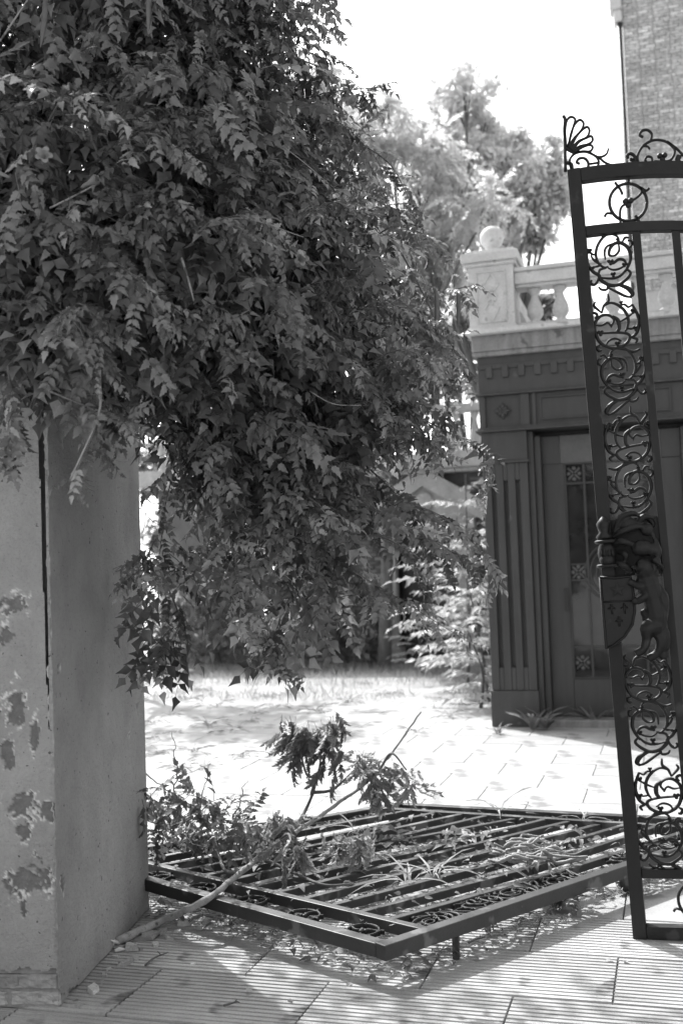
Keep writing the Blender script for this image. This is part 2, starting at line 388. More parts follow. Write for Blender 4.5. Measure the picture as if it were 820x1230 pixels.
plaster_sheet('front_plaster', PN, fx, sx, 0.95, 0.11, PT, .006, FP, True)
SP = [(*suv(71, 802), .022, .028), (*suv(64, 975), .015, .03), (*suv(76, 1063), .017, .026), (*suv(155, 882), .012, .012)]
plaster_sheet('side_plaster', PN, -sx, np.array([-sx[1], sx[0]]), dlen, -.01, PT, .009, SP, False, .005)
core = MB(); c4 = [PN-sx*.13+fx*.02, PN+fx*.93-sx*.13, PF+fx*.95, PF+fx*.02]
q = [np.array([p[0], p[1]])-PN for p in c4]
core.add([(*p, .0) for p in q]+[(*p, PT-.01) for p in q], [(0, 1, 2, 3), (7, 6, 5, 4), (0, 4, 5, 1), (1, 5, 6, 2), (2, 6, 7, 3), (3, 7, 4, 0)]).build('masonry_core', M['mortar'], pe)
back = MB(); q2 = [PF-PN, PF+fx*.95-PN, PF+fx*.95-PN-sx*.02, PF-PN-sx*.02]
back.add([(*p, -.01) for p in q2]+[(*p, PT) for p in q2], [(0, 1, 2, 3), (7, 6, 5, 4), (0, 4, 5, 1), (1, 5, 6, 2), (2, 6, 7, 3), (3, 7, 4, 0)]).build('rear_plaster', M['plaster'], pe)
bd = [-sx*.022+fx*.006, -sx*.022+fx*.94, -sx*.125+fx*.94, -sx*.125+fx*.006]
MB().add([(*p, .0) for p in bd]+[(*p, .15) for p in bd], [(0, 1, 2, 3), (7, 6, 5, 4), (0, 4, 5, 1), (1, 5, 6, 2), (2, 6, 7, 3), (3, 7, 4, 0)]).build('mortar_bed', M['mortar'], pe)
ang = math.atan2(fx[1], fx[0])
for row, (zz, off) in enumerate(((.033, 0.0), (.098, .11))):
    u = -.004-off*.5
    while u < .95:
        L = .21; b = MB(); sd_ = int(rng.integers(1000))
        uu, vv = np.meshgrid(np.linspace(0, 1, 22), np.linspace(-.25, 1.25, 14), indexing='ij')
        dpt = np.where(vv < 0, -vv, np.where(vv > 1, vv-1, 0))*.24+np.clip(.04-uu, 0, 1)*.3+np.clip(uu-.96, 0, 1)*.3
        nz_ = fbm(uu*7+sd_, vv*3+sd_, 3, 4)-.5; yy = dpt+nz_*.020; zz_ = (np.clip(vv, 0, 1)-.5)*.054*(1+.25*(fbm(uu*5+sd_, vv*0+9, 6)-.5)); xx_ = uu*(L-.012)
        V = np.stack([xx_, yy, zz_], -1).reshape(-1, 3); ii = np.arange(22*14).reshape(22, 14)
        F = np.stack([ii[:-1, :-1], ii[1:, :-1], ii[1:, 1:], ii[:-1, 1:]], -1).reshape(-1, 4)
        b.add(V, [tuple(f) for f in F])
        u0 = max(u, .0); o = b.build('brick', M['brick'], pe)
        p = fx*u0-sx*rng.uniform(.004, .018); o.location = (p[0], p[1], zz); o.rotation_euler = (0, 0, ang)
        o.scale = (1, -1, 1) if False else (1, 1, 1)
        # local +y must run into the pillar
        if (Matrix.Rotation(ang, 2) @ Vector((0, 1))).dot(Vector((-sx[0], -sx[1]))) < 0: o.scale = (1, -1, 1)
        u += L

# ================================================================== DARK-FRONTED HOUSE
HY = 11.075
he = empty('portico_house', (-1.79, HY, 0), 'single storey house front with dark fluted pilaster and stone balustrade roof', 'house')
def H(): return MB()
HO = np.array([-1.79, HY, 0])
def hb(b, name, mat, bevel=0.006, parent=None, smooth=False):
    b.v = [(x-HO[0], y-HO[1], z-HO[2]) for x, y, z in b.v]; return b.build(name, M[mat], parent or he, smooth, bevel)
XR = 4.2
hb(H().box(-1.70, XR, HY+.34, HY+6, 0, 3.98).box(0.24, XR, HY+.17, HY+.36, 0, 3.0), 'wall', 'darkpaint')
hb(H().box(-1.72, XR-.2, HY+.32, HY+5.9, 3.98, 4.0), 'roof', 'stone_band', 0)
# pilaster with flutes cut as recesses between fillets
def pilaster(x0, x1, nm):
    hb(H().box(x0-.012, x1+.012, HY-.02, HY+.34, 0, .365), 'plinth', 'darkpaint')
    f = H(); wd = x1-x0; m = .085; n = 3; gw = .045; pitch = (wd-2*m-gw)/(n-1)
    xs = [x0]
    for i in range(n): a = x0+m+i*pitch; xs += [a, a+gw]
    xs.append(x1)
    for i in range(0, len(xs), 2): f.box(xs[i], xs[i+1], HY, HY+.10, .365, 2.68)
    for i in range(1, len(xs)-1, 2):
        f.box(xs[i], xs[i+1], HY+.004, HY+.10, .365, .60); f.box(xs[i], xs[i+1], HY+.004, HY+.10, 2.50, 2.68)
    f.box(x0+.004, x1-.004, HY+.055, HY+.34, .365, 2.68)
    hb(f, 'pilaster', 'darkpaint', .008)
    hb(H().box(x0-.015, x1+.02, HY-.022, HY+.34, 2.68, 2.705), 'necking', 'darkpaint', .005)
    hb(H().box(x0-.004, x1+.004, HY-.006, HY+.34, 2.705, 3.005), 'capital_block', 'darkpaint')
pilaster(-1.79, -1.33, 'pilaster')
hb(H().box(-1.33, -1.27, HY+.05, HY+.34, 0, 3.0).box(-1.27, -1.205, HY+.10, HY+.34, 0, 2.95), 'door_jamb', 'darkpaint', .01)
hb(H().box(.17, .24, HY+.10, HY+.34, 0, 2.95), 'door_jamb', 'darkpaint', .01)
pilaster(.30, .76, 'pilaster')
hb(H().box(-1.84, XR, HY-.05, HY+.36, 3.005, 3.03).box(-1.82, XR, HY-.03, HY+.36, 3.03, 3.055), 'lintel_moulding', 'darkpaint', .006)
# frieze with sunk panels
fr = H().box(-1.80, XR, HY+.02, HY+.36, 3.055, 3.385)
for a, b_ in ((-1.80, -1.735), (-1.375, -1.285), (-1.255, -1.22)): fr.box(a, b_, HY-.01, HY+.02, 3.055, 3.385)
hb(fr, 'frieze', 'darkpaint', .005)
pf = H()
for x0, x1 in ((-1.18, .10),):
    for a, b_, c, d in ((x0, x1, 3.10, 3.115), (x0, x1, 3.325, 3.34), (x0, x0+.015, 3.115, 3.325), (x1-.015, x1, 3.115, 3.325)): pf.box(a, b_, HY+.0, HY+.0215, c, d)
hb(pf, 'panel_moulding', 'darkpaint', .003)
for rx in (-1.555, .53):
    ro = H()
    for k in range(8):
        t = k*math.pi/4; L = .085 if k % 2 == 0 else .065
        ro.tube([(rx+math.cos(t)*r, HY+.012-.02*math.sin(r/L*3), 3.22+math.sin(t)*r) for r in np.linspace(.01, L, 5)], [.010, .018, .02, .015, .004], 6)
    ro.ell((rx, HY+.005, 3.22), (.022, .022, .022))
    hb(ro, 'rosette', 'darkpaint', 0, smooth=True)
mld = H().box(-1.83, XR, HY-.035, HY+.36, 3.385, 3.41).box(-1.80, XR, HY-.005, HY+.36, 3.41, 3.79)
hb(mld, 'architrave', 'darkpaint', .006)
hb(H().box(-1.805, XR, HY-.022, HY-.005, 3.66, 3.71), 'dentil_band', 'darkpaint', .004)
x = -1.71
while x < 1.2:
    hb(H().box(x, x+.065, HY-.034, HY-.006, 3.565, 3.69), 'dentil', 'darkpaint', .004); x += .165
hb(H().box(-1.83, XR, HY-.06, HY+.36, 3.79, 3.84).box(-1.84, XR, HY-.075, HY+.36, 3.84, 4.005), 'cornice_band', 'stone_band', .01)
hb(H().box(-1.885, XR+.05, HY-.16, HY+.5, 4.005, 4.055), 'cornice_ledge', 'stone', .012)
# balustrade
PD0, PD1 = -1.855, -1.385
ped = hb(H().box(PD0, PD1, HY-.03, HY+.42, 4.055, 4.74), 'pedestal', 'stone', .008)
hb(H().box(PD0-.02, PD1+.02, HY-.05, HY+.44, 4.055, 4.10), 'pedestal_base', 'stone', .008)
hb(H().box(PD0-.03, PD1+.03, HY-.06, HY+.45, 4.735, 4.775).box(PD0-.06, PD1+.06, HY-.09, HY+.48, 4.775, 4.875).box(PD0-.02, PD1+.02, HY-.05, HY+.44, 4.875, 4.905), 'pedestal_cap', 'stone', .012)
pc = (PD0+PD1)/2
pm = H()
for a, b_, c, d in ((PD0+.08, PD1-.08, 4.14, 4.155), (PD0+.08, PD1-.08, 4.665, 4.68), (PD0+.08, PD0+.095, 4.155, 4.665), (PD1-.095, PD1-.08, 4.155, 4.665)): pm.box(a, b_, HY-.044, HY-.029, c, d)
hb(pm, 'panel_moulding', 'stone', .003)
for dz, s in ((.13, .10), (0, .075), (-.13, .10)):
    zc = 4.41+dz; loop = [(pc+.75*s, HY-.035, zc), (pc, HY-.035, zc+s*1.2), (pc-.75*s, HY-.035, zc), (pc, HY-.035, zc-s*1.2), (pc+.75*s, HY-.035, zc)]
    d_ = H()
    for i in range(4): d_.beam(loop[i], loop[i+1], .016, .018, (0, 1, 0))
    hb(d_, 'lozenge', 'stone', .002)
prof = [(.11, 0), (.11, .025), (.075, .04), (.06, .06), (.075, .075)]+[(.125*math.sin(math.pi*t), .185-.125*math.cos(math.pi*t)) for t in np.linspace(.2, .97, 12)]
hb(H().lathe(prof, (pc, HY+.19, 4.905), 24), 'ball_finial', 'stone', 0, smooth=True)
hb(H().box(PD1, XR, HY+.03, HY+.33, 4.53, 4.655).box(PD1, XR, HY+.0, HY+.36, 4.655, 4.70).box(PD1, XR, HY+.06, HY+.30, 4.50, 4.53), 'top_rail', 'stone', .01)
hb(H().box(PD1, XR, HY+.04, HY+.32, 4.055, 4.12), 'bottom_rail', 'stone', .008)
bp = [(.075, 0), (.075, .03), (.045, .04), (.055, .06), (.082, .10), (.086, .14), (.075, .19), (.05, .25), (.036, .29), (.034, .31), (.05, .325), (.05, .335), (.068, .345), (.068, .38)]
bal = MB().lathe(bp, (0, 0, 0), 18).mesh('baluster', M['stone']); fixnormals(bal); bal.polygons.foreach_set('use_smooth', [True]*len(bal.polygons))
x = -1.20
while x < XR-.1: inst('baluster', bal, he, (x-HO[0], .18, 4.12)); x += .262
# the side balustrade running back along the roof edge
hb(H().box(-1.78, -1.48, HY+.45, HY+5.6, 4.53, 4.70).box(-1.76, -1.50, HY+.45, HY+5.6, 4.055, 4.12), 'side_rail', 'stone', .01)
y = HY+.62
while y < HY+5.5: inst('baluster', bal, he, (-1.63-HO[0], y-HO[1], 4.12)); y += .262
# step and door
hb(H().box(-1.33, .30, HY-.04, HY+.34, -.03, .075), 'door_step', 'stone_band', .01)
DY = HY+.20
dr = empty('door'); dr.parent = he; dr.location = (0, 0, 0)
def db(b, name, mat, bevel=.005, smooth=False): return hb(b, name, mat, bevel, dr, smooth)
dx0, dx1 = -1.205, .17
db(H().box(dx0, -.985, DY, DY+.06, .08, 2.66).box(-.055, dx1, DY, DY+.06, .08, 2.66).box(-.985, -.055, DY+.002, DY+.06, .08, .46), 'door_stile', 'door', .008)
for a_, b_ in ((dx0, -1.02), (-.02, dx1)): db(H().box(a_, b_, DY-.004, DY+.06, 2.66, 2.95), 'door_frame', 'door', .006)
db(H().box(-1.02, -.02, DY+.006, DY+.06, 2.66, 2.95), 'transom_panel', 'transom', .004)
cols = [-.985, -.79, -.25, -.055]; rows = [.46, .58, .78, 1.46, 1.62, 2.45, 2.66]
mt = H()
for xx in cols[1:3]: mt.box(xx-.011, xx+.011, DY+.004, DY+.04, .46, 2.66)
for zz in (.78, 2.45): mt.box(cols[0], cols[3], DY+.007, DY+.036, zz-.010, zz+.010)
for zz in (1.46, 1.62):
    mt.box(cols[0], cols[1], DY+.009, DY+.036, zz-.009, zz+.009); mt.box(cols[2], cols[3], DY+.009, DY+.036, zz-.009, zz+.009)
for a, b_, c, d in ((-.985, -.970, .46, 2.66), (-.070, -.055, .46, 2.66), (-.970, -.070, .46, .475), (-.970, -.070, 2.645, 2.66)): mt.box(a, b_, DY-.006, DY+.03, c, d)
db(mt, 'glazing_bar', 'door', .003)
for i in range(3):
    zs = [.46, .78, 1.46, 1.62, 2.45, 2.66] if i != 1 else [.46, .78, 2.45, 2.66]
    for a, b_ in zip(zs[:-1], zs[1:]): db(H().box(cols[i]+.006, cols[i+1]-.006, DY+.028, DY+.034, a+.006, b_-.006), 'pane', 'glass', 0)
for r in (.30, .25, .19, .12):
    db(H().tube([(-.52+r*math.cos(t), DY+.018, 1.53+r*math.sin(t)) for t in np.linspace(0, 2*math.pi, 49)], .011 if r > .2 else .008, 6, False), 'glazing_ring', 'door', 0, True)
for xx, zz in ((-.888, 2.55), (-.152, 2.55), (-.888, .62), (-.152, .62), (-.888, 1.54), (-.152, 1.54)):
    g = H()
    for s in (-1, 1): g.beam((xx-.06, DY+.02, zz-.06*s), (xx+.06, DY+.02, zz+.06*s), .022, .016, (0, 1, 0))
    for a, b_ in ((-.055, 0), (.055, 0), (0, .055), (0, -.055)): g.ell((xx+a, DY+.02, zz+b_), (.022, .012, .022), 8, 5)
    db(g, 'leaded_motif', 'transom', 0, True)
db(H().tube([(-1.02, DY-.03, z) for z in np.linspace(1.15, 1.38, 4)], .011, 8).box(-1.03, -1.01, DY-.03, DY, 1.16, 1.18).box(-1.03, -1.01, DY-.03, DY, 1.35, 1.37), 'door_handle', 'iron_dusty', 0)

# ================================================================== BRICK TOWER BLOCK behind, at the right
TY = 26.0; TX = -0.42
te = empty('brick_building', (TX, TY, 0), 'tall pale brick building behind the balustrade with a downpipe at its corner', 'building')
def tb(b, name, mat, bevel=0.0, smooth=False):
    b.v = [(x-TX, y-TY, z) for x, y, z in b.v]; return b.build(name, M[mat], te, smooth, bevel)
tb(MB().box(TX, TX+8, TY+.02, TY+8, 0, 22), 'wall', 'towermortar')
bv = []; zz = 8.0; row = 0
tv, tf = np.array([(x, y, z) for x in (-.5, .5) for y in (-.5, .5) for z in (-.5, .5)]), [np.array([(0, 1, 3, 2), (4, 6, 7, 5), (0, 4, 5, 1), (2, 3, 7, 6), (1, 5, 7, 3)])]
A = []; R = []
while zz < 17.5:
    x = TX-.0 if row % 2 else TX+.0; k = row
    while x < TX+2.6:
        L = .24 if (k % 2 == 0) else .115; L *= rng.uniform(.9, 1.08)
        m_ = np.eye(4); m_[0, 0] = L-.012; m_[1, 1] = .06; m_[2, 2] = .063+rng.normal(0, .003); m_[:3, 3] = (x+L/2-TX, .012+rng.normal(0, .006), zz)
        A.append(m_); R.append(rng.random()**1.5); x += L; k += 1
    zz += .077; row += 1
V, F, R_ = scatter([(tv, tf)], np.zeros(len(A), int), np.array(A), np.array(R))
def towerbrick():
    m, n, b, o = newmat('tower_brick'); a = n.nodes.new('ShaderNodeAttribute'); a.attribute_name = 'rnd'
    c = ramp(n, a.outputs['Fac'], [(0, .42), (.7, .56), (1, .78)]); c = mixc(n, c, ramp(n, noise(n, 1.2), [(.3, .8), (.7, 1.15)]), 1.0, 'MULTIPLY')  # brick tones lifted in place of distance haze
    n.links.new(c, b.inputs['Base Color']); b.inputs['Roughness'].default_value = .9; return m
o = link('brick_courses', npmesh('brick_courses', V, F, towerbrick(), R_), te); tag(o, kind='stuff')
tb(MB().tube([(TX-.07, TY-.02, z) for z in (0, 8, 14.6)], .06, 10), 'downpipe', 'iron_dusty', smooth=True)
tb(MB().box(TX-.30, TX+8, TY-.30, TY+1, 14.95, 15.35).box(TX-.2, TX+8, TY-.2, TY+1, 14.72, 14.95), 'eaves_bracket', 'towermortar', .03) if False else tb(MB().box(TX-.28, TX+.0, TY-.14, TY+.3, 14.75, 15.3).box(TX-.2, TX, TY-.1, TY+.3, 14.45, 14.75), 'rainwater_head', 'towermortar', .04)

# ================================================================== REAR HOUSE with pedimented doorway
RY = 19.0; RX = -4.15
re_ = empty('rear_house', (RX, RY, 0), 'rear house with pedimented stone doorway and balustraded terrace behind the vine', 'house')
def rb(b, name, mat, bevel=0.01, parent=None, smooth=False):
    b.v = [(x-RX, y-RY, z) for x, y, z in b.v]; return b.build(name, M[mat], parent or re_, smooth, bevel)
rb(MB().box(-9.5, -4.72, RY+.2, RY+5, 0, 3.35).box(-3.58, .5, RY+.2, RY+5, 0, 3.35).box(-4.72, -3.58, RY+.2, RY+5, 2.3, 3.35).box(-4.72, -3.58, RY+.6, RY+5, 0, 2.3), 'wall', 'reardark')
# brick courses of the rear wall, beside the doorway
A = []; R = []
for xa, xb in ((-6.6, -4.95), (-3.34, -2.2)):
    zz = .04; row = 0
    while zz < 3.3:
        x = xa-(.12 if row % 2 else 0)
        while x < xb:
            m_ = np.eye(4); m_[0, 0] = .228; m_[1, 1] = .05; m_[2, 2] = .062; m_[:3, 3] = (x+.12-RX, .195+rng.normal(0, .004), zz); A.append(m_); R.append(rng.random()); x += .24
        zz += .076; row += 1
V, F, R_ = scatter([(tv, tf)], np.zeros(len(A), int), np.array(A), np.array(R))
mm, n_, b_, o_ = newmat('rear_brick'); a_ = n_.nodes.new('ShaderNodeAttribute'); a_.attribute_name = 'rnd'
n_.links.new(ramp(n_, a_.outputs['Fac'], [(0, .10), (1, .24)]), b_.inputs['Base Color']); b_.inputs['Roughness'].default_value = .9
tag(link('brick_courses', npmesh('brick_courses', V, F, mm, R_), re_), kind='stuff')
rb(MB().box(-9.6, .6, RY-.15, RY+1.2, 3.35, 3.42).box(-9.7, .7, RY-.25, RY+1.2, 3.42, 3.70), 'terrace_ledge', 'rearstone')
rb(MB().box(-9.6, .6, RY-.1, RY+.2, 4.42, 4.56), 'top_rail', 'rearstone')
bal2 = MB().lathe([(r*1.15, h*1.9) for r, h in bp], (0, 0, 0), 10).mesh('baluster', M['rearstone']); fixnormals(bal2); bal2.polygons.foreach_set('use_smooth', [True]*len(bal2.polygons))
for i in range(28): inst('baluster', bal2, re_, (-9.3+i*.34-RX, .05, 3.70))
rdoor = rb(MB().box(-4.70, -3.60, RY+.42, RY+.5, 0, 2.28), 'door', 'door', .0)
for x0, x1 in ((-4.62, -4.20), (-4.10, -3.68)):
    for z0, z1 in ((.2, .95), (1.1, 2.1)):
        rb(MB().box(x0, x1, RY+.395, RY+.418, z0, z1), 'door_panel', 'door', .015, rdoor)
for x0, x1 in ((-4.94, -4.72), (-3.58, -3.36)):
    rb(MB().box(x0, x1, RY-.02, RY+.4, 0, 2.3).box(x0-.04, x1+.04, RY-.06, RY+.4, 0, .25).box(x0-.04, x1+.04, RY-.06, RY+.4, 2.2, 2.34), 'door_pilaster', 'rearstone', .01)
rb(MB().box(-5.05, -3.25, RY-.08, RY+.3, 2.34, 2.52), 'entablature', 'rearstone')
rb(MB().prism([(-5.15, 2.522), (-3.15, 2.522), (-3.15, 2.60), (-4.15, 3.26), (-5.15, 2.60)], RY+.03, RY+.3), 'pediment', 'rearstone', .0)
pd = MB()
pd.beam((-5.28, RY-.02, 2.60), (-4.10, RY-.02, 3.34), .30, .12, (0, -1, .0001)); pd.beam((-3.02, RY-.023, 2.60), (-4.20, RY-.023, 3.335), .30, .12, (0, -1, .0001))
pd.v = [(x, y, z) for x, y, z in pd.v]
rb(pd, 'raking_cornice', 'rearstone', .0)
rb(MB().lathe([(0.01, -.05), (.16, -.04), (.18, 0), (.16, .03)], (-4.15, RY+.0, 2.85), 16, 'y'), 'pediment_boss', 'rearstone', 0, smooth=True)

# ================================================================== PLANT TEMPLATES
def leaflet(L, W, st=7, fold=.35, curl=.25, teeth=.32):
    s = np.linspace(0, 1, st); V = []
    for i, t in enumerate(s):
        wv = W*1.12*(math.sin(math.pi*min(1, t**.62))**.9*(1-.35*t) if 0 < t < 1 else 0.0)*(1-(teeth if i % 2 == 0 else 0))
        z = -curl*L*t*t; xx = L*t
        V += [(xx, 0, z), (xx+(.04*L if i % 2 else 0), wv, z+fold*wv), (xx+(.04*L if i % 2 else 0), -wv, z+fold*wv)]
    F = []
    for i in range(st-1):
        a, b = 3*i, 3*i+3; F += [(a, b, b+1, a+1), (a, a+2, b+2, b)]
    return np.array(V), np.array(F)
def compound(npair=4, RL=.21, LL=.062, LW=.021, seed=0, st=7, droop=.35, ang=58, fold=.3, hang=.35, wilt=0.0):
    g = np.random.default_rng(seed); V = []; F = []; off = 0
    def R(t): return np.array([RL*t, .05*RL*math.sin(3*t+seed), -droop*RL*t*t])
    # rachis: three-sided tube
    n = 6; ring = []
    for i in range(n):
        p = R(i/(n-1)); r = .0022*(1-.6*i/(n-1))
        for k in range(3): ring.append(p+np.array([0, r*math.cos(2.1*k), r*math.sin(2.1*k)]))
    V.append(np.array(ring)); F.append(np.array([(i*3+k, i*3+(k+1) % 3, i*3+3+(k+1) % 3, i*3+3+k) for i in range(n-1) for k in range(3)])); off = n*3
    sites = [(.28+.68*i/max(1, npair-.3), s) for i in range(npair) for s in (-1, 1)]+[(1.0, 0)]
    for t, s in sites:
        sc = (1-.25*abs(t-.6))*g.uniform(.85, 1.15); lv, lf = leaflet(LL*sc, LW*sc, st, fold+g.normal(0, .1), g.uniform(.1, .5))
        a = math.radians((ang+g.normal(0, 8))*s) if s else g.normal(0, .15); tw = g.normal(0, .35)+(-.25*s); h = hang+g.normal(0, .15)+wilt
        X = np.array([math.cos(a)*math.cos(h), math.sin(a)*math.cos(h), -math.sin(h)]); Z = np.array([0, math.sin(tw)*1.0, math.cos(tw)]); Z = Z-X*(Z@X); Z /= np.linalg.norm(Z); Y = np.cross(Z, X)
        V.append(R(t)+lv[:, :1]*X+lv[:, 1:2]*Y+lv[:, 2:]*Z); F.append(lf+off); off += len(lv)
    return np.concatenate(V), [np.concatenate(F)]
VT = [compound(4, .20, .058, .020, 1, st=9, hang=.2, droop=.3), compound(3, .16, .062, .022, 2, st=9, hang=.25, droop=.25), compound(5, .24, .055, .018, 3, st=9, hang=.2, droop=.35), compound(4, .19, .052, .018, 4, droop=.5, st=9, hang=.4), compound(4, .21, .060, .020, 5, droop=.12, hang=.1, st=9), compound(3, .15, .050, .019, 6, droop=.3, hang=.5, fold=.8, st=9)]
VTL = [compound(4, .21, .068, .024, 11, st=4), compound(4, .23, .066, .023, 12, st=4, droop=.5), compound(3, .17, .072, .026, 13, st=4)]
SIMPLE = [leaflet(1, .26, 4, .3, .3, .0), leaflet(1, .33, 4, .2, .1, .0)]
SIMPLE = [(v, [f]) for v, f in SIMPLE]

def norm(a): return a/np.maximum(np.linalg.norm(a, axis=-1, keepdims=True), 1e-9)

# ================================================================== TRUMPET VINE
ve = empty('trumpet_vine', (-2.4, 4.6, 0), 'huge trumpet creeper with compound leaves tumbling over the gate pillar', 'vine')
VO = np.array([-2.4, 4.6, 0])
ELL = [(90, 30, 4.4, 190, 95, .6), (215, 60, 4.7, 90, 90, .5), (-40, 120, 4.3, 140, 120, .5), (60, 205, 4.05, 170, 70, .5), (205, 205, 4.35, 140, 80, .5), (275, 125, 4.8, 65, 75, .42),
       (340, 215, 4.9, 65, 72, .38), (30, 315, 3.85, 130, 80, .38), (190, 320, 4.1, 130, 72, .42), (310, 325, 4.5, 108, 80, .45), (402, 335, 4.9, 60, 72, .35),
       (75, 405, 3.75, 95, 36, .18), (250, 430, 4.35, 95, 70, .4), (370, 435, 4.65, 92, 75, .4), (448, 430, 4.95, 40, 50, .26), (300, 520, 4.5, 85, 60, .34), (400, 520, 4.75, 72, 55, .3),
       (285, 600, 4.55, 50, 50, .22), (360, 620, 4.65, 75, 60, .28), (425, 600, 4.8, 40, 36, .2), (300, 690, 4.6, 70, 45, .2), (385, 700, 4.7, 45, 36, .18), (200, 700, 4.75, 30, 50, .16), (198, 765, 4.75, 26, 26, .12), (335, 755, 4.65, 40, 30, .12),
       (160, -90, 4.8, 260, 90, .7), (-160, 250, 4.2, 120, 300, .5)]
EC = np.array([at(a, b, c) for a, b, c, *_ in ELL]); ES = np.array([(r1*c/PXF, rd, r2*c/PXF) for a, b, c, r1, r2, rd in ELL])
AXR = np.array([math.cos(YAW), math.sin(YAW), 0]); AXD = np.array([-math.sin(YAW), math.cos(YAW), 0]); AX = np.stack([AXR, AXD, [0, 0, 1.]])   # local frame of the lumps
def field(P):
    q = np.einsum('nki,ji->nkj', P[:, None, :]-EC[None], AX)/ES[None]; return np.sqrt((q**2).sum(-1))
def in_pillar(P):
    rel = P[:, :2]-PN; a = rel@(-sx); b = rel@fx
    return (a > -.03) & (a < dlen+.03) & (b > -.03) & (b < 1.0) & (P[:, 2] < PT+.02)
def vine_points(n, lo, hi):
    area = (ES[:, 0]*ES[:, 2]+ES[:, 0]*ES[:, 1]+ES[:, 1]*ES[:, 2]); k = rng.choice(len(ES), n, p=area/area.sum())
    d = norm(rng.normal(size=(n, 3))); rad = rng.uniform(lo, hi, n)
    P = EC[k]+np.einsum('ni,ij->nj', d*ES[k]*rad[:, None], AX); N = norm(np.einsum('ni,ij->nj', d/ES[k], AX))
    fl = field(P); fl[np.arange(n), k] = 9; ok = (fl.min(1) > .80) & ~in_pillar(P)
    return P[ok], N[ok]
def dens(P):
    a = P@AXR; return fbm(a*2.2+30, P[:, 2]*4.6+30+a*1.3, 5, 3), fbm(a*7+60, P[:, 2]*7+60, 8, 3)
def low(P): return np.clip((2.15-P[:, 2])/.25, 0, 1)              # the thin hanging skirt below the main mass
def rim_(P):
    x = np.array([proj(p)[0] for p in P]); return np.clip((x-330)/120, 0, 1)
P1, N1 = vine_points(8200, .84, 1.12)
s1, s2 = dens(P1); lw = low(P1); rr = rim_(P1)
P1 = P1+(N1*np.array([1, 1, .4]))*(np.clip((s1-.47)*1.9, -.55, .14)*(1-.7*lw))[:, None]
keep = (rng.random(len(P1)) < np.clip((s1-.36)*6, .22, 1)) & (rng.random(len(P1)) < 1-.52*lw-.45*rr*(1-lw)) & ((lw < .3) | (s2 > .45)) & ~in_pillar(P1)
P1, N1 = P1[keep], N1[keep]
def leaf_frames(P, N, sc, down=.45, jit=.45):
    Nh = norm(N*np.array([1, 1, .15])+np.array([.1, -.35, 0])); Z = norm(np.array([0, 0, 1.])+Nh*rng.uniform(.2, 1.1, (len(P), 1))+rng.normal(0, .38, P.shape))
    X = Nh*.55+rng.normal(0, jit, P.shape)+np.array([.1, 0, -down]); X = norm(X-Z*(X*Z).sum(1, keepdims=True)*.85)
    return basis(X, Z, P, sc)
back = []  # extra leaf clumps hidden behind the vine, added to dapple the paving
for c, r, n in (((-3.3, 6.3, 3.9), (.8, .6, .35), 75), ((-2.5, 6.4, 4.3), (.6, .5, .3), 30), ((-3.9, 6.0, 3.2), (.6, .6, .5), 90), ((-3.0, 5.6, 3.5), (.8, .5, .4), 80)):
    back.append(np.array(c)+norm(rng.normal(size=(n, 3)))*rng.random((n, 1))**.5*np.array(r))
back = np.concatenate(back); P1 = np.concatenate([P1, back]); N1 = np.concatenate([N1, norm(rng.normal(size=back.shape))])
A1 = leaf_frames(P1, N1, rng.uniform(.55, 1.08, len(P1)), .30, .6)
# shoots that trail out of the mass: (pixel, depth) polylines
SHOOTS = [[(440, 560, 4.7), (480, 600, 4.65), (510, 660, 4.6), (515, 740, 4.62)], [(450, 600, 4.6), (520, 615, 4.5), (575, 660, 4.5), (590, 700, 4.52)], [(400, 560, 4.5), (450, 610, 4.4), (520, 650, 4.4), (545, 665, 4.42)],
          [(380, 660, 4.5), (430, 690, 4.45), (480, 720, 4.45), (560, 770, 4.5)], [(500, 500, 4.9), (540, 520, 4.85), (580, 545, 4.85), (585, 590, 4.85)], [(470, 330, 4.9), (520, 350, 4.85), (560, 345, 4.8)],
          [(420, 200, 4.9), (436, 150, 4.85), (440, 105, 4.8)], [(360, 120, 4.8), (400, 110, 4.75), (455, 105, 4.7)], [(330, 60, 4.8), (370, 75, 4.7), (410, 95, 4.7)], [(300, 20, 4.8), (345, 15, 4.7), (395, 30, 4.7)],
          [(450, 290, 4.9), (490, 280, 4.85), (530, 305, 4.8)], [(310, 60, 4.6), (350, 110, 4.5), (420, 160, 4.5), (470, 250, 4.6)], [(430, 170, 4.7), (470, 200, 4.6), (500, 260, 4.6)],
          [(190, 480, 4.2), (215, 540, 4.25), (200, 600, 4.4), (190, 680, 4.5)], [(185, 650, 4.4), (172, 680, 4.25), (158, 692, 4.15)], [(100, 430, 3.55), (120, 500, 3.5), (85, 575, 3.5)], [(10, 440, 3.5), (15, 500, 3.5), (5, 550, 3.5)],
          [(290, 700, 4.4), (310, 750, 4.4), (340, 800, 4.42)], [(200, 700, 4.6), (215, 750, 4.6), (185, 795, 4.6)], [(60, 470, 3.5), (110, 490, 3.45), (150, 500, 3.45)], [(410, 640, 4.5), (470, 650, 4.4), (500, 690, 4.4)],
          [(480, 380, 4.9), (530, 400, 4.85), (555, 440, 4.85)], [(480, 300, 4.9), (520, 380, 4.7), (540, 470, 4.7), (520, 540, 4.7)], [(230, 500, 4.2), (260, 560, 4.1), (250, 640, 4.2)], [(350, 560, 4.4), (370, 640, 4.3), (390, 720, 4.4)]]
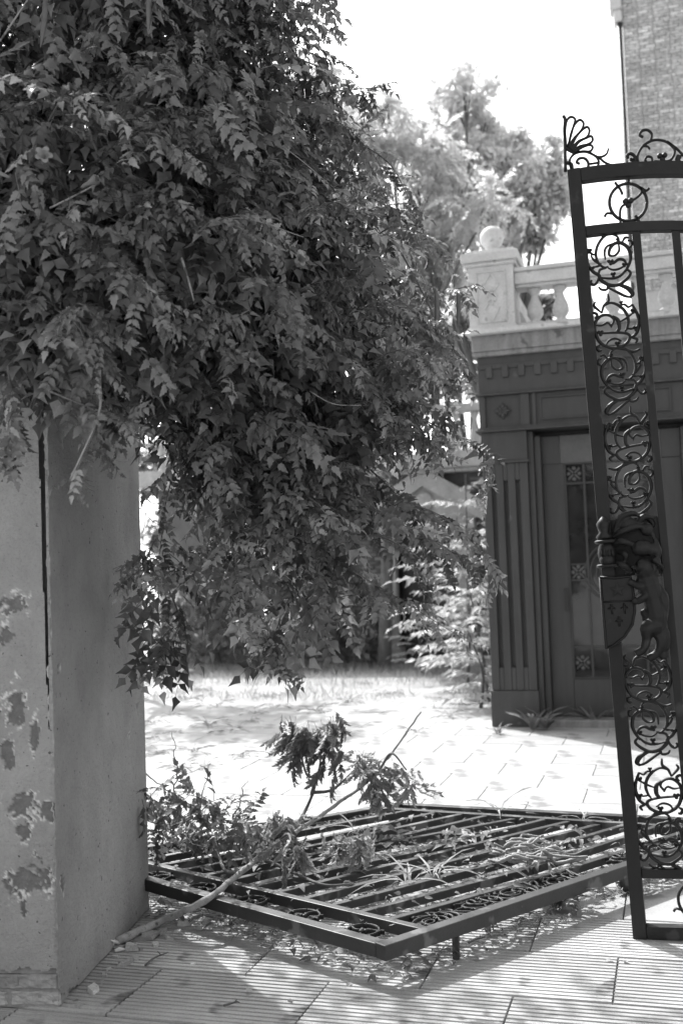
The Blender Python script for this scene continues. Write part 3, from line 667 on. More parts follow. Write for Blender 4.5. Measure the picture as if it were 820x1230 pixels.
for k in range(46):
    c = ELL[int(rng.choice([1, 4, 5, 6, 9, 10, 13, 14, 16, 17, 18, 20, 8, 7, 3]))]; a = rng.uniform(-2.2, 1.9); px, py = c[0]+c[3]*.75*math.cos(a), c[1]+c[4]*.75*math.sin(a); L = rng.uniform(40, 95); a2 = a*.5+rng.normal(.2, .4)
    SHOOTS.append([(px, py, c[2]-c[5]*.8), (px+L*.5*math.cos(a2), py+L*.5*math.sin(a2)-10, c[2]-c[5]-.08), (px+L*math.cos(a2), py+L*math.sin(a2)+14, c[2]-c[5]-.12)])
shoot_leaves = []; stem = MB()
for k, sh in enumerate(SHOOTS):
    path = crom([at(*p) for p in sh], 8); m = len(path)
    stem.tube([p-VO for p in path], [.0042-.003*i/m for i in range(m)], 5)
    for i in range(2, m, 2):
        t = norm(path[min(i+1, m-1)]-path[i-1])
        for s in (-1, 1):
            side = norm(np.cross(t, [0, 0, 1.])+rng.normal(0, .35, 3))*s
            X = norm(side*.8+t*.7+np.array([0, 0, -.25])+rng.normal(0, .2, 3)); Z = norm(np.array([0, -.5, .9])+rng.normal(0, .3, 3))
            shoot_leaves.append(basis(X[None], Z[None], path[i][None], rng.uniform(.6, .95)*(1-.35*i/m))[0])
A1 = np.concatenate([A1, np.array(shoot_leaves)])
# inner, darker layers of leaves (coarser)
P2, N2 = vine_points(3000, .45, .80)
k2 = (rng.random(len(P2)) < 1-.88*low(P2)-.8*rim_(P2)*(1-low(P2))); P2, N2 = P2[k2], N2[k2]
fl = None
q = rng.random((2600, 3)); k = rng.choice(len(ES), 2600); d = norm(rng.normal(size=(2600, 3)))*rng.random((2600, 1))**.4*.85
P3 = EC[k]+np.einsum('ni,ij->nj', d*ES[k], AX); P3 = P3[~in_pillar(P3)]; P3 = P3[rng.random(len(P3)) < 1-.92*low(P3)-.85*rim_(P3)*(1-low(P3))]; N3 = norm(rng.normal(size=P3.shape))
A2 = leaf_frames(np.concatenate([P2, P3]), np.concatenate([N2, N3]), 1.05)
# the 300 that show largest: nearest to the camera in a grid over the picture
pr = np.array([proj(a[:3, 3]) for a in A1]); inside = (pr[:, 0] > -20) & (pr[:, 0] < 620) & (pr[:, 1] > -20)
order = np.argsort(pr[:, 2]); cell = {}
pick = []
for i in order:
    if not inside[i]: continue
    c = (int(pr[i, 0]//34), int(pr[i, 1]//34))
    if cell.get(c, 0) < 1: cell[c] = 1; pick.append(i)
pick = pick[:300]; sel = np.zeros(len(A1), bool); sel[pick] = True
VM = [npmesh('leaf', v, f, M['vine'], np.zeros(len(v))) for v, f in VT]
for i in pick:
    o = link('leaf', VM[int(rng.integers(len(VM)))], ve); m4 = A1[i].copy(); m4[:3, 3] -= VO; o.matrix_local = Matrix(m4.tolist())
rest = A1[~sel].copy(); rest[:, :3, 3] -= VO
V, F, R_ = scatter(VT, rng.integers(len(VT), size=len(rest)), rest)
tag(link('foliage', npmesh('foliage', V, F, M['vine'], R_), ve), kind='stuff')
A2[:, :3, 3] -= VO; V, F, R_ = scatter(VTL, rng.integers(len(VTL), size=len(A2)), A2)
tag(link('inner_foliage', npmesh('inner_foliage', V, F, M['vine'], R_), ve), kind='stuff')
# woody stems inside the mass and bare twigs
for pts, r0 in (([(90, 800, 5.3), (110, 640, 5.2), (130, 480, 5.0), (120, 300, 4.6), (60, 120, 4.5)], .03), ([(140, 420, 4.9), (270, 360, 4.7), (350, 230, 4.8), (420, 160, 4.9)], .02), ([(130, 440, 4.9), (260, 470, 4.6), (380, 430, 4.6), (470, 400, 4.8)], .018),
                ([(260, 470, 4.6), (300, 560, 4.5), (330, 680, 4.6)], .012), ([(350, 420, 4.6), (420, 520, 4.7), (440, 620, 4.7)], .01), ([(120, 300, 4.6), (200, 120, 4.6), (240, -20, 4.7)], .02)):
    pp = crom([at(*p) for p in pts], 6); stem.tube([p-VO for p in pp], [r0*(1-.6*i/len(pp)) for i in range(len(pp))], 7)
stem.build('stem', M['vinestem'], ve, True)
for pts, r0 in (([(218, 310, 3.62), (226, 335, 3.6), (233, 362, 3.6)], .005), ([(290, 300, 3.8), (305, 325, 3.75), (322, 353, 3.75)], .003), ([(372, 470, 4.15), (400, 485, 4.1), (434, 487, 4.1)], .0028), ([(120, 455, 3.45), (118, 500, 3.4), (84, 577, 3.4)], .005),
                ([(230, 275, 3.75), (290, 262, 3.72), (365, 285, 3.72)], .003), ([(85, 570, 3.75), (110, 545, 3.66), (150, 555, 3.8), (166, 540, 4.1)], .0016), ([(60, 250, 3.55), (100, 230, 3.55), (125, 215, 3.55)], .004), ([(240, 135, 4.15), (290, 150, 4.1), (345, 180, 4.1), (400, 225, 4.2)], .003),
                ([(0, 50, 3.8), (20, 20, 3.8), (40, -10, 3.8)], .004), ([(170, 590, 4.6), (185, 605, 4.5), (215, 598, 4.5)], .003), ([(168, 610, 4.6), (190, 630, 4.5), (205, 615, 4.5)], .002), ([(172, 640, 4.6), (180, 600, 4.5), (200, 585, 4.5)], .002)):
    pp = crom([at(*p) for p in pts], 6); MB().tube([p-VO for p in pp], [r0*(1-.5*i/len(pp)) for i in range(len(pp))], 5).build('bare_twig', M['deadbranch'], ve, True)
# flowers: flared trumpets with five lobes
def flower_mesh(openf=1.0):
    n = 20; prof = [(.0, .003), (.012, .006), (.03, .007), (.05, .011), (.066, .016)]; V = []; F = []
    for x, r in prof:
        for k in range(n): t = 2*math.pi*k/n; V.append((x, r*math.cos(t), r*math.sin(t)))
    for j, (x, r, am) in enumerate(((.071, .021, .25), (.073, .028, .45))):
        for k in range(n):
            t = 2*math.pi*k/n; rr = r*openf*(1-am*.5+am*.5*abs(math.cos(2.5*t))*2-.1); V.append((x-.004*j*openf, rr*math.cos(t), rr*math.sin(t)))
    m = len(prof)+2
    for i in range(m-1):
        for k in range(n): F.append((i*n+k, i*n+(k+1) % n, (i+1)*n+(k+1) % n, (i+1)*n+k))
    me = npmesh('flower', np.array(V), [np.array(F)], M['flower'], np.zeros(len(V)), True); return me
FM = [flower_mesh(1.0), flower_mesh(.45)]
toc = -FW
for px, py, dp, k, dirn, sc in ((52, 197, 3.48, 0, (.5, -.75, .1), 1.0), (225, 60, 4.1, 0, (0, -1, -.1), .95), (243, 56, 4.15, 0, (.3, -1, .2), .95), (360, 314, 4.05, 0, (.4, -.9, -.1), 1.0), (12, 213, 3.45, 1, (-.8, -.5, .35), 1.0), (98, 225, 3.5, 1, (.95, -.3, .15), 1.1),
                                (350, 398, 4.05, 0, (.3, -.9, .2), .9), (362, 400, 4.05, 0, (.6, -.7, -.1), .9), (398, 365, 4.2, 1, (.6, -.4, -.6), 1.0), (370, 250, 4.25, 1, (-.8, -.3, .3), 1.0), (398, 250, 4.3, 1, (.9, -.3, .2), 1.0), (429, 130, 4.5, 0, (-.1, -1, .1), 1.0), (450, 205, 4.6, 0, (.2, -1, -.1), .8),
                                (395, 102, 4.6, 0, (-.2, -.8, .4), .9), (556, 552, 4.55, 1, (.8, -.4, .3), 1.1), (575, 560, 4.5, 1, (.9, -.3, .25), 1.0), (545, 345, 4.7, 1, (.3, -.6, .6), .9), (335, 333, 4.05, 1, (-.5, -.6, -.5), .7)):
    A = basis(norm(np.array(dirn, float))[None], np.array([[0, 0.2, 1.]]), at(px, py, dp)[None], sc*.95)[0]; A[:3, 3] -= VO
    o = link('flower', FM[k], ve); o.matrix_local = Matrix(A.tolist())
pod = MB()
pod.tube([(0, 0, 0), (.003, 0, -.02), (.006, 0, -.06), (.004, 0, -.11), (0, 0, -.16), (-.003, 0, -.185)], [.002, .008, .011, .010, .006, .001], 8)
podm = npmesh('seed_pod', np.array(pod.v), [np.array([f for f in pod.f if len(f) == 4])], M['pod'], np.zeros(len(pod.v)), True)
for px, py, dp, rz, ry, s in ((166, 245, 3.58, 0, .05, 1.0), (172, 248, 3.58, 1, -.05, .95), (54, -5, 3.8, 0, .1, 1.0), (176, -20, 3.85, 0, -.02, 1.0), (278, 118, 4.0, 1, .05, 1.0), (522, 345, 4.65, 0, 0, 1.0), (549, 350, 4.65, 1, .03, .9), (80, 60, 3.9, 0, -.5, .7), (118, 100, 3.9, 0, -.6, .6)):
    p = at(px, py, dp)-VO; inst('seed_pod', podm, ve, p, (0, ry, rz), (s, s, s))

# ================================================================== TREES AND SHRUBS BEHIND
def leafcloud(clumps, n, size, hang=.3, flat=.6):
    P = []; tot = sum(r[0]*r[1]*r[2] for _, r in clumps)**.5
    for c, r in clumps:
        k = int(n*(r[0]*r[2])/sum(q[0]*q[2] for _, q in clumps)); d = norm(rng.normal(size=(k, 3)))*(rng.random((k, 1))**.45)
        # twiggy sub-clumps
        m = max(4, k//45); sub = norm(rng.normal(size=(m, 3)))*(rng.random((m, 1))**.4); w_ = rng.integers(m, size=k)
        d = sub[w_]+rng.normal(0, .15, (k, 3)); P.append(np.array(c)+d*np.array(r))
    P = np.concatenate(P); X = norm(rng.normal(size=P.shape)+np.array([0, 0, -hang])); Z = norm(rng.normal(size=P.shape)*flat+np.array([0, 0, 1.]))
    return basis(X, Z, P, rng.uniform(.7, 1.3, len(P))*size)
def tree(name, base, clumps, n, size, mat, label, r0=.18, cat='tree', group=None, fronds=None):
    base = np.array(base, float); e = empty(name, base, label, cat, group); t = MB()
    cm = np.mean([c for c, _ in clumps], axis=0); fork = base+(cm-base)*.45+np.array([0, 0, .2])
    trunk = crom([base*0, (fork-base)*.5+rng.normal(0, .06, 3), fork-base], 5)
    t.tube(trunk, [r0*(1-.45*i/len(trunk)) for i in range(len(trunk))], 9)
    for c, r in clumps:
        a = fork-base-np.array([0, 0, .3]); b = np.array(c)-base; mid = (a+b)/2+rng.normal(0, .12, 3)*np.linalg.norm(b-a)*.3
        pp = crom([a, mid, b], 5); t.tube(pp, [r0*.5*(1-.8*i/len(pp)) for i in range(len(pp))], 6)
        for _ in range(5):
            dd = norm(rng.normal(size=3))*np.array(r)*.9; pp = crom([b*.75+mid*.25, b+dd*.5, b+dd], 3); t.tube(pp, [r0*.14, r0*.1, r0*.07, r0*.06, r0*.05, r0*.04, r0*.03][:len(pp)], 4)
    t.build('trunk', M['bark'], e, True)
    if fronds: temps = fronds
    else: temps = SIMPLE
    A = leafcloud(clumps, n, size); A[:, :3, 3] -= base
    V, F, R_ = scatter(temps, rng.integers(len(temps), size=len(A)), A); tag(link('crown', npmesh('crown', V, F, M[mat], R_), e), kind=None)
    return e
def cl(lst, Y, dr=.8):
    o = []
    for px, py, rx, ry in lst:
        p = onY(px, py, Y+rng.uniform(-.6, .6)); s = p[1]/math.cos(YAW)/PXF; o.append((p, (rx*s, dr*min(rx, ry)*s, ry*s)))
    return o
FR = [compound(6, .62, .17, .045, 31, st=4, droop=.35, hang=.35), compound(7, .75, .17, .042, 32, st=4, droop=.5, hang=.45)]
tree('broadleaf_tree', (-2.9, 20, 0), cl([(556, 105, 46, 34), (575, 148, 30, 24), (610, 205, 56, 42), (648, 220, 38, 40), (662, 190, 16, 26), (560, 240, 50, 38), (635, 282, 32, 26), (525, 180, 30, 26), (520, 290, 46, 30), (600, 300, 24, 16), (612, 172, 30, 24), (600, 250, 46, 32), (650, 258, 30, 26), (480, 150, 34, 26), (500, 240, 40, 30), (570, 190, 40, 30), (540, 140, 36, 26), (670, 235, 20, 30)], 20), 21000, .125, 'treeleaf', 'tall tree rising behind the stone ball finial', .14)
tree('pale_tree', (-4.6, 17.5, 0), cl([(455, 165, 48, 38), (500, 200, 50, 38), (440, 235, 55, 45), (500, 262, 55, 40), (555, 228, 42, 30), (470, 320, 60, 40), (410, 190, 50, 50), (540, 300, 36, 26), (590, 245, 38, 28), (465, 125, 36, 22), (520, 165, 34, 24), (415, 120, 34, 26), (385, 90, 30, 22), (360, 60, 26, 20), (350, 110, 30, 26), (440, 300, 50, 40), (520, 340, 44, 34), (400, 150, 40, 30)], 17.5), 1700, .62, 'paleleaf', 'pale sunlit tree with long feathery leaves behind the vine', .12, fronds=FR)
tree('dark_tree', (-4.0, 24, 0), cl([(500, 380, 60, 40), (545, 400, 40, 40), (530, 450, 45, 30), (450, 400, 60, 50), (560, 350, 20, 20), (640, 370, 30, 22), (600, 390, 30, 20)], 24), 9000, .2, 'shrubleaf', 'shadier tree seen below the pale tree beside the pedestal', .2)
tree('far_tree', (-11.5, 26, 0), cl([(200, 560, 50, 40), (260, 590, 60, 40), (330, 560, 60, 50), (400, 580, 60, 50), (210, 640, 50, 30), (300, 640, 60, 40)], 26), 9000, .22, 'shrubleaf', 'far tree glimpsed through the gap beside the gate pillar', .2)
tree('added_shade_tree', (-7.4, 13.8, 0), [(np.array(c), r) for c, r in (((-7.4, 13.8, 5.2), (1.3, 1.2, .7)), ((-8.2, 14.6, 4.6), (.9, .9, .6)), ((-6.7, 13.2, 4.4), (.8, .8, .5)), ((-8.6, 13.2, 5.6), (.9, .9, .6)), ((-7.6, 15.4, 5.4), (1.0, .9, .6)))], 3600, .13, 'shrubleaf', 'thin unseen tree added behind the gate pillar to shade the courtyard', .10)  # hidden tree, added so its shadow dapples the left of the courtyard
for i, (px, Y, rx, h, lab) in enumerate(((195, 17.5, 45, 1.5, 'low sunlit bush at the courtyard edge just right of the gate pillar'), (265, 18.2, 50, 2.0, 'round bush at the courtyard edge under the hanging vine'), (340, 17.6, 48, 1.7, 'leafy bush under the lowest tip of the vine'), (405, 18.2, 42, 2.3, 'dark bush just left of the pedimented doorway'), (445, 18.0, 22, 1.4, 'narrow bush against the brick wall by the doorway'))):
    b = onY(px, 800, Y); b[2] = 0; s = Y/PXF/math.cos(YAW); R1 = rx*s
    cls = [(b+np.array([rng.uniform(-.6, .6)*R1, rng.uniform(-.3, .3), h*f]), (R1*.7, .5, h*.28)) for f in (.25, .45, .65, .8, .5, .3)]
    tree('shrub', b, cls, 1500, .12, 'shrubleaf', lab, .04, 'shrub', 'bushes along the far edge of the courtyard')
# feathery saplings beside the house
def sapling(name, base, h, nfr, label, group, mat='litfrond', sc=1.0, lean=(0, 0)):
    base = np.array(base, float); e = empty(name, base, label, 'sapling', group); t = MB()
    top = np.array([lean[0], lean[1], h]); pp = crom([(0, 0, 0), top*.5+rng.normal(0, .04, 3), top], 6); t.tube(pp, [.022*(1-.7*i/len(pp)) for i in range(len(pp))], 6); t.build('stem', M['bark'], e, True)
    A = []
    for i in range(nfr):
        f = .12+.88*i/nfr; a = i*2.4+rng.normal(0, .3); p = pp[int(f*(len(pp)-1))]
        X = np.array([math.cos(a), math.sin(a), .35+.3*f]); A.append(basis(norm(X)[None], np.array([[0, 0, 1.]]), p[None], sc*rng.uniform(.8, 1.2))[0])
    for i, m4 in enumerate(A):
        o = link('frond', FRM[i % 2], e) if mat == 'litfrond' else link('frond', FRM[i % 2], e); o.matrix_local = Matrix(m4.tolist())
FRM = [npmesh('frond', v, f, M['litfrond'], np.zeros(len(v))) for v, f in FR]
for px, Y, h, nf, lean, lab in ((560, 14.5, 2.2, 16, (.1, -.2), 'tall feathery sapling crowding the corner of the dark house'), (585, 13.2, 1.5, 14, (-.2, -.1), 'sunlit sapling pressed against the side of the dark house'), (540, 16.0, 2.4, 14, (.2, 0), 'sapling standing in front of the pedimented doorway'),
                                (575, 12.6, .9, 12, (-.1, -.1), 'low bushy sapling at the foot of the dark house corner'), (560, 15.6, 3.0, 15, (.1, 0), 'slender sapling reaching up to the rear terrace ledge'), (505, 17.0, .8, 9, (0, 0), 'small sapling at the threshold of the rear doorway'), (590, 16.5, 2.8, 14, (0, 0), 'tallest sapling behind the corner of the dark house')):
    b = onY(px, 800, Y); b[2] = 0; sapling('sapling', b, h, int(nf*1.9), lab, 'saplings between the two houses', sc=1.0 if h > 1 else .7, lean=lean)

# grass strip at the back and weeds in the joints
def blades(n, area, hgt, mat, name, label, y0=None):
    X0, X1, Y0, Y1 = area; P = np.stack([rng.uniform(X0, X1, n), rng.uniform(Y0, Y1, n), np.zeros(n)], 1)
    keep = fbm(P[:, 0]*.9+40, P[:, 1]*.9+40, 3)+.35*(P[:, 1]-Y0)/(Y1-Y0) > .52; P = P[keep]; n = len(P)
    X = norm(np.stack([rng.normal(0, .45, n), rng.normal(0, .45, n), np.ones(n)], 1)); bl = leaflet(1, .035, 4, .2, .25, 0)
    A = basis(X, norm(rng.normal(size=(n, 3))), P, rng.uniform(.4, 1.2, n)*hgt); V, F, R_ = scatter([(bl[0], [bl[1]])], np.zeros(n, int), A)
    o = link(name, npmesh(name, V, F, M[mat], R_)); tag(o, label, 'grass', kind='stuff')
blades(13000, (-12, -1.9, 13.0, 18.8), .15, 'drygrass', 'grass', 'pale dry grass along the far edge of the sunny courtyard')
def weed(name, loc, h, n, mat, label, group=None, spread=.8, wd=.1, cat='weed', curl=.5):
    e = empty(name, loc, label, cat, group); L = leaflet(1, wd, 5, .25, curl, 0)
    for i in range(n):
        a = i*2.4+rng.normal(0, .4); s = rng.uniform(.35, 1)*spread
        m4 = basis(norm(np.array([math.cos(a)*s, math.sin(a)*s, 1.])) [None], np.array([[math.cos(a)*-1, math.sin(a)*-1, .6]]), np.array([[rng.normal(0, .012), rng.normal(0, .012), 0]]), h*rng.uniform(.6, 1.1))[0]
        o = link('blade', None if False else BL[mat, wd, curl] if (mat, wd, curl) in BL else BL.setdefault((mat, wd, curl), npmesh('blade', L[0], [L[1]], M[mat], np.zeros(len(L[0])))), e); o.matrix_local = Matrix(m4.tolist())
    return e
BL = {}
for px, py, h, n, lab in ((640, 877, .30, 14, 'spiky weed at the foot of the fluted pilaster'), (712, 872, .28, 11, 'small weed on the step below the glazed door'), (656, 876, .26, 10, 'short weed beside the door jamb'), (673, 1093, .24, 10, 'broad bladed weed under the edge of the fallen gate'), (598, 882, .14, 8, 'tiny weed by the corner of the dark house')):
    p = onz(px, py); weed('weed', p, h, n+6, 'weedpale', lab, spread=.45, wd=.07, curl=.9)
wp = [(300+0, 868), (210, 880), (250, 872), (305, 858), (275, 880), (190, 905), (232, 905), (330, 850), (180, 888), (260, 850), (205, 860), (290, 910), (240, 830), (350, 835), (420, 845), (470, 835), (520, 840), (540, 862), (500, 880), (215, 925), (245, 922), (185, 870), (320, 838), (380, 855), (225, 842), (560, 848), (440, 822)]
for px, py in wp: weed('joint_weed', onz(px, py), rng.uniform(.10, .24), int(rng.integers(12, 22)), 'weed', 'small tuft of weed in a joint of the sunny paving', 'weed tufts in the courtyard joints', spread=1.5, wd=.022, curl=.9)

# ================================================================== GATES
GY = 4.9; GB = onY(760, 1126, GY)[[0, 2]]; GT = onY(681, 205, GY)[[0, 2]]
gv = (GT-GB)/np.hypot(*(GT-GB)); gu = np.array([gv[1], -gv[0]])
def guv(px, py): p = onY(px, py, GY)[[0, 2]]-GB; return np.array([p@gu, p@gv])
GTILT = math.atan2(GB[0]-GT[0], GT[1]-GB[1])
GH, GW = 3.385, 2.15
def topdrop(u): return .20*u*u if u < .9 else .162+.36*(u-.9)
def zc(pts, org, scl): return [guv(org[0]+x/scl, org[1]+y/scl) for x, y in pts]
def stroke(b, pts2, wd, dep=.010, k=6, taper=None, off=0.0):
    pp = crom(pts2, k); m = len(pp); r = [wd*(taper(i/(m-1)) if taper else 1) for i in range(m)]
    b.tube([(p[0], off, p[1]) for p in pp], r, 6, True, dep, (0, 1, 0))
def nub(b, c, s, off=0.0):
    for k in range(3):
        a = 2.1*k+.5; b.ell((c[0]+s*.55*math.cos(a), off, c[1]+s*.55*math.sin(a)), (s*.6, .012, s*.6), 7, 5)
def scroll_mesh(strokes, nubs, org, scl, name):
    b = MB(); allp = np.concatenate([zc(p, org, scl) for p, _ in strokes]); v1 = allp[:, 1].max(); c0 = np.array([.156, v1])
    for p, wd in strokes: stroke(b, [q-c0 for q in zc(p, org, scl)], wd, taper=lambda t: .75+.5*math.sin(math.pi*t))
    for x, y, s in nubs: nub(b, zc([(x, y)], org, scl)[0]-c0, s)
    me = b.mesh(name, M['iron']); fixnormals(me); me.polygons.foreach_set('use_smooth', [True]*len(me.polygons)); return me, v1-allp[:, 1].min()
O1, S1 = (690, 270), 6.308
U1 = [([(335, 130), (320, 95), (270, 76), (215, 100), (170, 170), (160, 240), (180, 300), (220, 330), (255, 325)], .0055), ([(285, 245), (260, 235), (265, 190), (300, 150), (350, 145), (400, 180), (420, 240), (415, 290), (395, 340), (380, 365)], .007), ([(230, 270), (225, 210), (245, 170), (300, 146)], .005),
      ([(245, 280), (285, 300), (330, 270), (370, 275), (395, 310)], .006), ([(110, 190), (90, 240), (100, 310), (140, 365), (180, 390), (200, 430), (260, 465), (330, 465), (370, 440), (410, 400), (420, 370), (395, 345)], .007), ([(180, 390), (190, 350), (240, 335)], .005), ([(190, 410), (290, 415), (350, 390), (385, 350)], .0055),
      ([(330, 462), (400, 490), (435, 530), (425, 555)], .009), ([(240, 480), (320, 520), (380, 550), (430, 560)], .0055), ([(180, 400), (170, 440), (145, 465), (120, 450), (128, 430)], .0055), ([(360, 135), (380, 105), (410, 105)], .005), ([(200, 300), (180, 320), (140, 330)], .0045), ([(160, 235), (130, 230), (110, 205)], .0045)]
N1_ = [(110, 205, .012), (130, 340, .012), (290, 385, .012), (270, 290, .014), (325, 120, .009), (375, 310, .011)]
U2 = [([(245, 480), (250, 530), (215, 570), (200, 625)], .0055), ([(215, 570), (270, 548), (330, 570), (380, 620), (400, 680), (390, 740), (375, 765)], .006), ([(270, 720), (290, 690), (280, 660), (240, 640), (190, 650), (150, 700), (150, 770), (180, 840), (230, 880), (300, 895), (360, 875), (400, 840), (410, 800), (380, 780), (300, 775), (200, 780), (165, 775)], .0065),
      ([(280, 650), (320, 680), (330, 740), (310, 775)], .008), ([(430, 560), (470, 640), (480, 700), (460, 780), (410, 820)], .007), ([(340, 690), (390, 660), (440, 620)], .0045), ([(395, 745), (440, 745)], .0045), ([(150, 670), (165, 640), (140, 625), (125, 640)], .0055), ([(185, 870), (165, 890), (180, 915), (200, 910)], .006), ([(430, 815), (465, 825), (455, 855)], .0055), ([(300, 895), (380, 905), (440, 920), (490, 900)], .006)]
N2_ = [(435, 610, .012), (455, 740, .013), (190, 778, .014), (320, 860, .013), (270, 720, .009), (345, 545, .009)]
U1 += [([(170, 300), (140, 270), (120, 240)], .0045), ([(330, 150), (335, 200), (310, 235), (285, 245)], .005), ([(400, 190), (430, 160), (425, 130), (400, 125)], .005), ([(250, 335), (290, 350), (340, 340), (390, 310)], .0045), ([(260, 465), (240, 500), (200, 500), (180, 480)], .005)]
U2 += [([(200, 625), (170, 600), (140, 570), (150, 540)], .005), ([(150, 720), (200, 720), (240, 700), (270, 720)], .0045), ([(330, 570), (370, 560), (400, 580), (430, 560)], .0045), ([(230, 880), (250, 840), (300, 820), (350, 840)], .0045), ([(480, 700), (500, 660), (490, 620)], .005)]
SC1, h1 = scroll_mesh(U1, N1_, O1, S1, 'scroll'); SC2, h2 = scroll_mesh(U2, N2_, O1, S1, 'scroll')
def coat_of_arms(parent):
    """half of a coat of arms: shield with star, lion supporter, helm and mantling; local x = u, -y toward the viewer, z = v"""
    c = empty('coat_of_arms'); c.parent = parent; c.location = (0, 0, 0)
    sh = [(-.006, 1.552), (.05, 1.545), (.122, 1.548), (.128, 1.47), (.128, 1.40), (.112, 1.34), (.075, 1.29), (.03, 1.258), (-.006, 1.243)]
    s = MB().prism(sh, -.062, -.036).build('shield', M['iron'], c, False, .006)
    rim = MB().tube([(x, -.064, z) for x, z in sh+sh[:1]], .006, 6).tube([(-.006, -.064, 1.445), (.127, -.064, 1.443)], .004, 6)
    st = [(.062+r*math.sin(a), -.069, 1.493+r*math.cos(a)) for k in range(5) for r, a in ((.036, k*2*math.pi/5), (.014, (k+.5)*2*math.pi/5))]
    V = st+[(.062, -.076, 1.493)]; rim.add(V, [(i, (i+1) % 10, 10) for i in range(10)])
    for x, z in ((.032, 1.41), (.085, 1.41), (.058, 1.355)):
        rim.tube([(x, -.064, z-.02), (x, -.066, z+.018)], .004, 5).tube([(x-.014, -.064, z+.004), (x, -.068, z+.009), (x+.014, -.064, z+.004)], .004, 5).ell((x, -.064, z+.016), (.006, .005, .009), 6, 4)
    rim.build('shield_relief', M['iron'], c, True)
    L = MB()
    def limb(p, r): L.tube(crom([(x, y, z) for x, y, z in p], 5), list(1.38*np.interp(np.linspace(0, 1, 5*(len(p)-1)+1), np.linspace(0, 1, len(p)), r)), 9)
    limb([(.205, -.05, 1.30), (.215, -.055, 1.37), (.205, -.06, 1.44), (.19, -.06, 1.51), (.185, -.065, 1.56)], [.028, .034, .030, .038, .026])      # trunk
    limb([(.185, -.065, 1.55), (.175, -.085, 1.585), (.150, -.095, 1.59)], [.030, .030, .014])                                                     # head
    limb([(.19, -.07, 1.52), (.165, -.09, 1.50), (.135, -.085, 1.515), (.115, -.08, 1.525)], [.018, .014, .011, .013])                               # upper foreleg
    limb([(.20, -.07, 1.48), (.170, -.09, 1.455), (.145, -.085, 1.44), (.125, -.08, 1.445)], [.018, .013, .011, .013])
    limb([(.205, -.06, 1.33), (.175, -.085, 1.32), (.165, -.075, 1.275), (.150, -.07, 1.235), (.115, -.075, 1.215)], [.032, .025, .015, .013, .014])  # hind leg
    limb([(.215, -.05, 1.31), (.225, -.06, 1.26), (.205, -.06, 1.215), (.165, -.06, 1.19)], [.026, .018, .013, .014])
    limb([(.225, -.045, 1.33), (.25, -.05, 1.30), (.245, -.05, 1.24), (.225, -.05, 1.22), (.235, -.05, 1.19)], [.010, .009, .010, .012, .016])        # tail
    for k in range(10):
        a = k*.55; L.ell((.19+.032*math.cos(a), -.06-.012*math.sin(3*a), 1.555+.036*math.sin(a)), (.020, .017, .026), 6, 5)                          # mane
    L.ell((.137, -.097, 1.587), (.012, .010, .008), 6, 5)
    for pts in ([(.225, -.04, 1.50), (.25, -.05, 1.45), (.245, -.05, 1.38), (.235, -.05, 1.32)], [(.16, -.05, 1.40), (.175, -.06, 1.36), (.16, -.06, 1.32)]): limb(pts, list(np.interp(np.linspace(0, 1, len(pts)), [0, .5, 1], [.012, .018, .01])))
    lo = L.build('lion', M['iron'], c, True); rm = lo.modifiers.new('fuse', 'REMESH'); rm.mode = 'VOXEL'; rm.voxel_size = .0045; rm.use_smooth_shade = True
    Hm = MB(); Hm.ell((.032, -.06, 1.655), (.040, .036, .055), 14, 10).ell((.032, -.075, 1.625), (.034, .03, .03), 12, 8)
    for z in (1.705, 1.60): Hm.tube([(.032+.042*math.cos(t), -.06+.034*math.sin(t), z) for t in np.linspace(0, 2*math.pi, 17)], .008, 6)
    for k in range(4): Hm.tube([(.012+.014*k, -.10+.006*abs(k-1.5), 1.635), (.012+.014*k, -.103+.006*abs(k-1.5), 1.67)], .003, 5)
    Hm.lathe([(.03, 0), (.036, .012), (.02, .03), (.028, .055), (.03, .07), (.014, .09), (.004, .10)], (.026, -.055, 1.715), 12)
    Hm.build('helmet', M['iron'], c, True)
    Mt = MB()
    for pts in ([(.06, -.05, 1.72), (.11, -.07, 1.745), (.17, -.06, 1.76), (.22, -.05, 1.735), (.235, -.05, 1.69)], [(.06, -.06, 1.69), (.10, -.085, 1.70), (.145, -.07, 1.68), (.16, -.07, 1.64)], [(.05, -.05, 1.62), (.09, -.08, 1.60), (.125, -.07, 1.575), (.10, -.07, 1.56)], [(.07, -.05, 1.74), (.10, -.06, 1.80), (.15, -.06, 1.82), (.19, -.05, 1.80)],
                [(.16, -.05, 1.76), (.20, -.06, 1.80), (.24, -.05, 1.79)], [(.235, -.05, 1.70), (.245, -.06, 1.64), (.225, -.06, 1.60)], [(.08, -.06, 1.66), (.11, -.08, 1.64), (.10, -.07, 1.60)]):
        Mt.tube(crom(pts, 6), list(np.interp(np.linspace(0, 1, 6*(len(pts)-1)+1), [0, .4, 1], [.010, .017, .006])), 7)
    Mt.ell((.178, -.07, 1.665), (.045, .032, .038), 12, 8).ell((.215, -.06, 1.655), (.024, .026, .03), 9, 6).ell((.13, -.055, 1.77), (.04, .02, .035), 10, 7).ell((.205, -.05, 1.745), (.03, .02, .03), 9, 6)
    for k in range(6): Mt.tube(crom([(.21, -.06, 1.60), (.225+.006*k, -.075, 1.615-.006*k), (.25, -.06, 1.62-.011*k)], 4), .006, 5)
    mo = Mt.build('mantling', M['iron'], c, True); rm = mo.modifiers.new('fuse', 'REMESH'); rm.mode = 'VOXEL'; rm.voxel_size = .0045; rm.use_smooth_shade = True
    MB().box(.058, .255, .0, .008, 1.55, 1.80).build('backing_plate', M['iron'], c)
    return c

